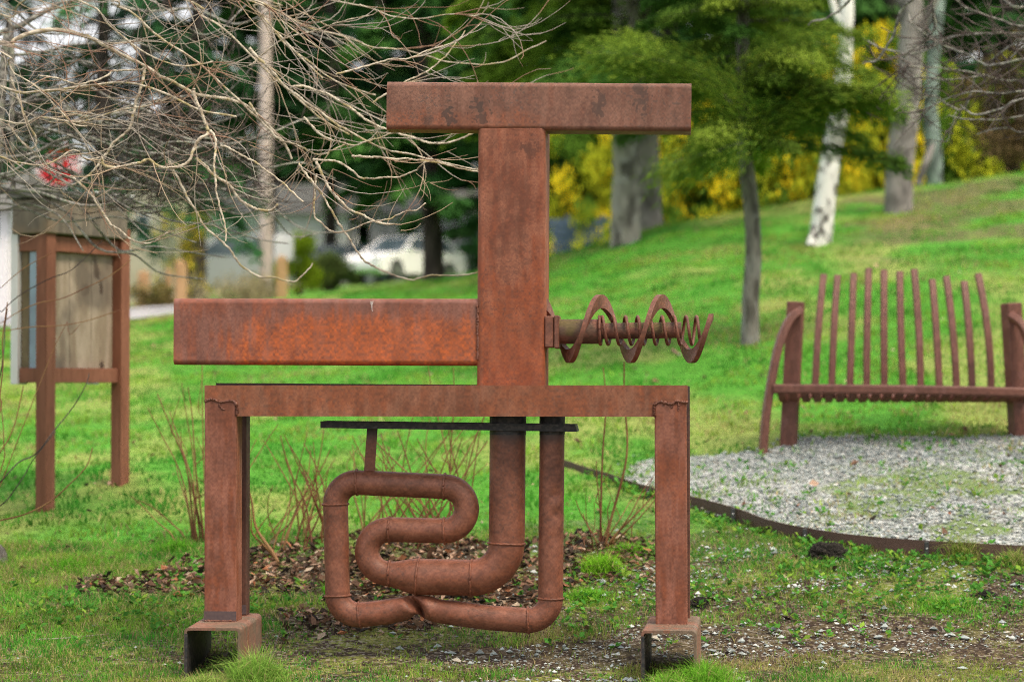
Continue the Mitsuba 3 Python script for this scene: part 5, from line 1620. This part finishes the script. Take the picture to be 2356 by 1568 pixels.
# near turf: short, mossy, patchy
X, Y = scatter(210000, 10.3, 14.6, g, .5)
lush = np.clip(patch(X, Y, 1.1, 58, 4) * 1.9 - .55 + .9 * np.clip((-X - .9) / .8, 0, 1) * np.clip((Y - 11.6) / .7, 0, 1), 0, 1)
strip = np.exp(-((Y - 11.15) / .35) ** 2) * .5
ok = (g.random(len(X)) > cover(X, Y)) & (g.random(len(X)) < .44 + .56 * lush + strip)
X, Y, lush = X[ok], Y[ok], lush[ok]
h = g.uniform(.012, .04, len(X)) * (.55 + 1.1 * lush)
vf = blades(X, Y, h, g.uniform(.0028, .0055, len(X)), g.uniform(.2, 1.0, len(X)), g)
col = grass_colors(X, Y, g, 'near')
ms = np.clip((patch(X, Y, 2.6, 60) - .5) / .08, 0, 1)[:, None] * (1 - lush[:, None])
col = col * (1 - .6 * ms) + MOSS * .6 * ms * g.uniform(.6, 1.4, (len(X), 1))
put('turf', vf, 'blades', False, color=np.repeat(col.clip(.004, 1), 5, 0))
labels['turf'] = {'label': 'short mossy turf with straw coloured blades round the sculpture', 'category': 'grass', 'kind': 'stuff'}

# broad leaved weeds along the edging and over the stony ground
g = np.random.default_rng(133)
n_r = 3200
X, Y = scatter(n_r * 4, 11.4, 16.8, g, .3)
wgt = np.exp(-((Y - edge_y(np.clip(X, .3, 3.2)) + .16) / .22) ** 2) * (X > .5) * 1.0 + np.exp(-((X - 1.7) / 1.2) ** 2 - ((Y - 12.9) / .7) ** 2) * .5 + np.exp(-((X + 2.0) / .8) ** 2 - ((Y - 12.6) / .5) ** 2) * .55 + np.exp(-((X - .4) / .5) ** 2 - ((Y - 12.7) / .6) ** 2) * .35
wgt = np.where(Y > edge_y(np.clip(X, .3, 3.2)) + .04, .06 * (X > .6), wgt)
ok = (g.random(len(X)) < wgt * (.35 + 1.2 * patch(X, Y, 2.2, 61))) & (np.abs(Y - edge_y(np.clip(X, .3, 3.2)) - .01) > .03)
X, Y = X[ok], Y[ok]
k = 6
Xr, Yr = np.repeat(X, k), np.repeat(Y, k)
a = g.uniform(0, 2 * np.pi, len(Xr))
ln = np.repeat(g.uniform(.018, .048, len(X)), k) * g.uniform(.6, 1.2, len(Xr))
zz = ground(Xr, Yr) + g.uniform(.006, .035, len(Xr))
d = np.stack([np.cos(a), np.sin(a), g.uniform(.1, .9, len(Xr))], 1)
c = np.stack([Xr, Yr, zz], 1) + d * (ln * .55)[:, None]
vf = cards(c, d, np.stack([g.normal(0, .5, len(Xr)), g.normal(0, .5, len(Xr)), np.ones(len(Xr))], 1), ln, ln * .6)
put('weed_leaves', vf, 'blades', False, color=np.repeat(vary((.10, .30, .05), len(Xr), g, .28, (.22, .36, .05), .3).clip(.004, 1), 4, 0))
labels['weed_leaves'] = {'label': 'low broad leaved green weeds along the steel edging and stony soil', 'category': 'weeds', 'kind': 'stuff'}

# fallen leaves
g = np.random.default_rng(135)
X, Y = scatter(26000, 11.9, 15.3, g, .3)
ok = g.random(len(X)) < litter_mask(X, Y) * .9 + .012 * (Y < 15)
X2, Y2 = scatter(650, 15, 29, g, 1.0)
X, Y, ok = np.r_[X, X2], np.r_[Y, Y2], np.r_[ok, np.ones(650, bool)]
X, Y = X[ok], Y[ok]
n = len(X)
c = np.stack([X, Y, ground(X, Y) + g.uniform(0, .045, n) * np.clip(litter_mask(X, Y), .25, 1) + .025 * (Y > 15.3)], 1)
a = g.uniform(0, 2 * np.pi, n)
d = np.stack([np.cos(a), np.sin(a), g.normal(0, .35, n)], 1)
sd = np.stack([-np.sin(a), np.cos(a), g.normal(0, .45, n)], 1)
L = (g.uniform(.02, .066, n) * np.where(Y > 15.3, 1.05, 1.0))[:, None]
W = L * g.uniform(.3, .75, (n, 1))
up3 = np.array([0, 0, 1.0])
curl = L * g.uniform(-.05, .45, (n, 1))
v = np.stack([c - d * L * .5 + up3 * curl * .4, c + sd * W * .5 - d * L * .1 + up3 * curl, c + d * L * .5 + up3 * curl * .5, c - sd * W * .5 + d * L * .05 + up3 * curl, c], 1).reshape(-1, 3)
kq = np.arange(n)[:, None] * 5
f = np.vstack([kq + [0, 1, 4], kq + [1, 2, 4], kq + [2, 3, 4], kq + [3, 0, 4]])
pal = np.array([(.20, .115, .075), (.12, .07, .047), (.06, .042, .032), (.34, .23, .165), (.44, .35, .26), (.33, .14, .07), (.025, .02, .017)])
col = pal[g.choice(7, n, p=[.26, .22, .17, .14, .08, .05, .08])] * (1 + .2 * g.normal(0, 1, (n, 1))).clip(.5, 1.6)
put('fallen_leaves', (v, f), 'tinted', False, color=np.repeat(col, 5, 0))
labels['fallen_leaves'] = {'label': 'brown fallen leaves lying in the bed behind the bent pipes', 'category': 'leaf litter', 'kind': 'stuff'}

# stones: gravel of the terrace and scattered pebbles
def stones(X, Y, size, g, lift=.25):
    n = len(X)
    base = np.array([[1, 0, 0], [.3, .95, .05], [-.8, .55, -.05], [-.75, -.6, .05], [.35, -.95, 0], [.1, .1, .75], [-.15, -.1, -.7]])
    faces = np.array([[0, 1, 5], [1, 2, 5], [2, 3, 5], [3, 4, 5], [4, 0, 5], [1, 0, 6], [2, 1, 6], [3, 2, 6], [4, 3, 6], [0, 4, 6]])
    P = base[None] * g.uniform(.7, 1.25, (n, 7, 1)) * np.stack([g.uniform(.75, 1.3, n), g.uniform(.65, 1.0, n), g.uniform(.6, 1.0, n)], 1)[:, None]
    a = g.uniform(0, 2 * np.pi, n)
    c, s = np.cos(a)[:, None], np.sin(a)[:, None]
    P = np.stack([P[..., 0] * c - P[..., 1] * s, P[..., 0] * s + P[..., 1] * c, P[..., 2] + g.normal(0, .15, (n, 1)) * P[..., 0]], -1)
    P = P * (size * .5)[:, None, None] + np.stack([X, Y, ground(X, Y) + size * lift * .5], 1)[:, None]
    return P.reshape(-1, 3), (faces[None] + (np.arange(n) * 7)[:, None, None]).reshape(-1, 3)


g = np.random.default_rng(137)
X, Y = scatter(76000, 13.2, 17.2, g, .3)
gm = gravel_mask(X, Y)
bare = np.clip((patch(X, Y, 1.5, 64, 4) - .40 - .22 * np.clip((1.70 - X) / .7, 0, 1)) / .12, .34, 1)
ok = (g.random(len(X)) < gm * bare) & (X > -.3)
X, Y = X[ok], Y[ok]
size = g.uniform(.010, .026, len(X)) * g.choice([.75, 1.0, 1.45], len(X), p=[.42, .40, .18])
vf = stones(X, Y, size, g, .7)
shade = np.array([(.37, .42, .41), (.27, .31, .31), (.50, .54, .53), (.16, .19, .19), (.40, .37, .31), (.66, .68, .65)])
col = .86 * shade[g.choice(6, len(X), p=[.33, .27, .16, .12, .07, .05])] * (1 + .15 * g.normal(0, 1, (len(X), 1))).clip(.5, 1.5)
put('gravel', vf, 'tinted', False, color=np.repeat(col, 7, 0))
labels['gravel'] = {'label': 'pale grey crushed gravel spread over the terrace by the bench', 'category': 'gravel', 'kind': 'stuff'}
X, Y = scatter(52000, 10.7, 14.4, g, .3)
wp = np.clip(dirt_mask(X, Y) * .17 * (.3 + 1.4 * patch(X, Y, 2.5, 68)) + np.exp(-((X - 1.5) / 1.1) ** 2 - ((Y - 13.25) / .45) ** 2) * .5 * np.clip((patch(X, Y, 2.4, 66) - .42) / .15, 0, 1) + .022 * (X > -.6) + .004, 0, 1) * (Y < edge_y(np.clip(X, .3, 3.2)) - .03)
ok = g.random(len(X)) < wp
X, Y = X[ok], Y[ok]
size = g.uniform(.008, .028, len(X)) * g.choice([.8, 1.15, 1.9], len(X), p=[.52, .36, .12])
Xg, Yg = scatter(60000, 10.7, 13.9, g, .2)
okg = g.random(len(Xg)) < np.clip(dirt_mask(Xg, Yg) * .5 + .05, 0, 1) * (Yg < edge_y(np.clip(Xg, .3, 3.2)) - .03)
Xg, Yg = Xg[okg], Yg[okg]
X, Y, size = np.r_[X, Xg], np.r_[Y, Yg], np.r_[size, g.uniform(.003, .008, len(Xg))]
vf = stones(X, Y, size, g, .35)
col = shade[g.choice(6, len(X), p=[.33, .25, .18, .12, .07, .05])] * (1 + .15 * g.normal(0, 1, (len(X), 1))).clip(.5, 1.5)
put('pebbles', vf, 'tinted', False, color=np.repeat(col, 7, 0))
labels['pebbles'] = {'label': 'grey pebbles scattered over the bare soil in front of the terrace', 'category': 'pebbles', 'kind': 'stuff'}

# mole hills
def mound(label, u, v, w, h, seed):
    key = thing('soil_mound', label, 'soil mound', 'fresh heaps of dark soil')
    p = gpt(u, v)
    g = np.random.default_rng(seed)
    m = trimesh.creation.icosphere(5, 1.0)
    q = np.asarray(m.vertices)
    q = q * (1 + .5 * (meshkit.fbm(q * 3.5 + seed, 4, seed) - .5) + .22 * (meshkit.noise(q * 22, seed) - .5))[:, None]
    m.vertices = q * [w, w * .8, h] + p
    n = 160
    a, r = g.uniform(0, 2 * np.pi, n), w * (.75 + .5 * np.abs(g.normal(0, 1, n)))
    cr = stones(p[0] + r * np.cos(a), p[1] + .8 * r * np.sin(a), g.uniform(.005, .018, n), g, .6)
    put(key, cat([m, cr]), 'mound_soil', 60)


mound('dark molehill of fresh soil at the foot of the steel edging', 1905, 1283, .125, .085, 7)
mound('small dark heap of soil beside the right leg', 1607, 1395, .055, .05, 9)
mound('small dark heap of soil near the right edge below the edging', 2270, 1372, .05, .035, 12)


# grass tufts that stand out
def tuft(label, u, v, n, hmax, rad, colr, seed, straw=.12):
    n, colr = int(n * 1.1), np.array(colr) * 1.45
    key = thing('grass_tuft', label, 'grass tuft', 'taller tufts of grass')
    g = np.random.default_rng(seed)
    p = gpt(u, v)
    r = np.abs(g.normal(0, rad, n)); a = g.uniform(0, 2 * np.pi, n)
    X, Y = p[0] + r * np.cos(a), p[1] + r * np.sin(a)
    h = hmax * g.uniform(.18, 1.0, n) ** 1.3 * np.exp(-(r / (rad * 2.0)) ** 2) * 1.1
    vf = blades(X, Y, h, g.uniform(.003, .0055, n), g.uniform(.2, 1.5, n), g)
    put(key, vf, 'blades', False, color=np.repeat(vary(colr, n, g, .25, STRAW, straw).clip(.004, 1), 5, 0))


tuft('long grass tuft against the right side of the left foot', 590, 1576, 1900, .20, .105, (0.189, 0.324, 0.061), 601)
tuft('long grass tuft in front of the left foot', 470, 1590, 900, .12, .10, (0.216, 0.311, 0.068), 602, .25)
tuft('long bright grass tuft in front of the right foot', 1618, 1580, 1900, .16, .12, (0.149, 0.338, 0.034), 603)
tuft('grass tuft before the opening of the right foot', 1530, 1590, 1100, .12, .10, (0.162, 0.324, 0.041), 604)
tuft('bright green tuft between the right pipe and the right leg', 1385, 1318, 1500, .15, .09, (0.176, 0.378, 0.027), 605, .08)
tuft('bright green tuft just above and right of the leaf bed by the right leg', 1450, 1275, 900, .10, .09, (0.135, 0.324, 0.027), 606, .06)
tuft('green tuft low beside the right pipe elbow', 1350, 1378, 1100, .09, .10, (0.149, 0.351, 0.034), 607, .06)
tuft('olive tuft growing over the steel edging at the right', 2216, 1283, 900, .16, .07, (0.162, 0.23, 0.041), 608, .3)
tuft('olive tuft at the right edge in front of the steel edging', 2335, 1302, 800, .13, .08, (0.149, 0.23, 0.041), 609, .3)
tuft('broad low green tuft on the stony ground at the right', 2170, 1395, 1800, .07, .17, (0.115, 0.297, 0.03), 610, .08)
tuft('small green tuft beside the left end of the bent pipe', 760, 1372, 260, .12, .03, (0.121, 0.338, 0.027), 611, .05)
tuft('short green tuft at the left of the left foot', 150, 1310, 1500, .09, .20, (0.115, 0.311, 0.027), 612, .04)
tuft('green tuft behind the left leg', 405, 1270, 900, .11, .10, (0.115, 0.311, 0.027), 613, .05)

# fallen sticks
for k, (lab, ps, w) in enumerate((('pale bare stick lying left of the left leg', [(360, 1450), (385, 1443), (415, 1432), (452, 1418)], 5), ('thin stick lying on the turf at the far left', [(80, 1476), (160, 1472), (250, 1463)], 4), ('short brown stick lying on the lawn under the spiral', [(1548, 808), (1565, 820)], 9), ('twig standing in the grass by the left foot', [(610, 1535), (628, 1500), (643, 1455)], 3))):
    key = thing('fallen_stick', lab, 'stick')
    if k == 3:
        p0_ = gpt(*ps[0]); p = spline([p0_, at(*ps[1], p0_[1]), at(*ps[2], p0_[1])], 14)
    else:
        p = spline([gpt(*q_) + [0, 0, .012] for q_ in ps], 14)
    put(key, tube(p, np.linspace(w, w * .5, 14) * p[0][1] / FOCAL / 2, 6), 'twig_tan' if k != 3 else 'twig_dark', True)
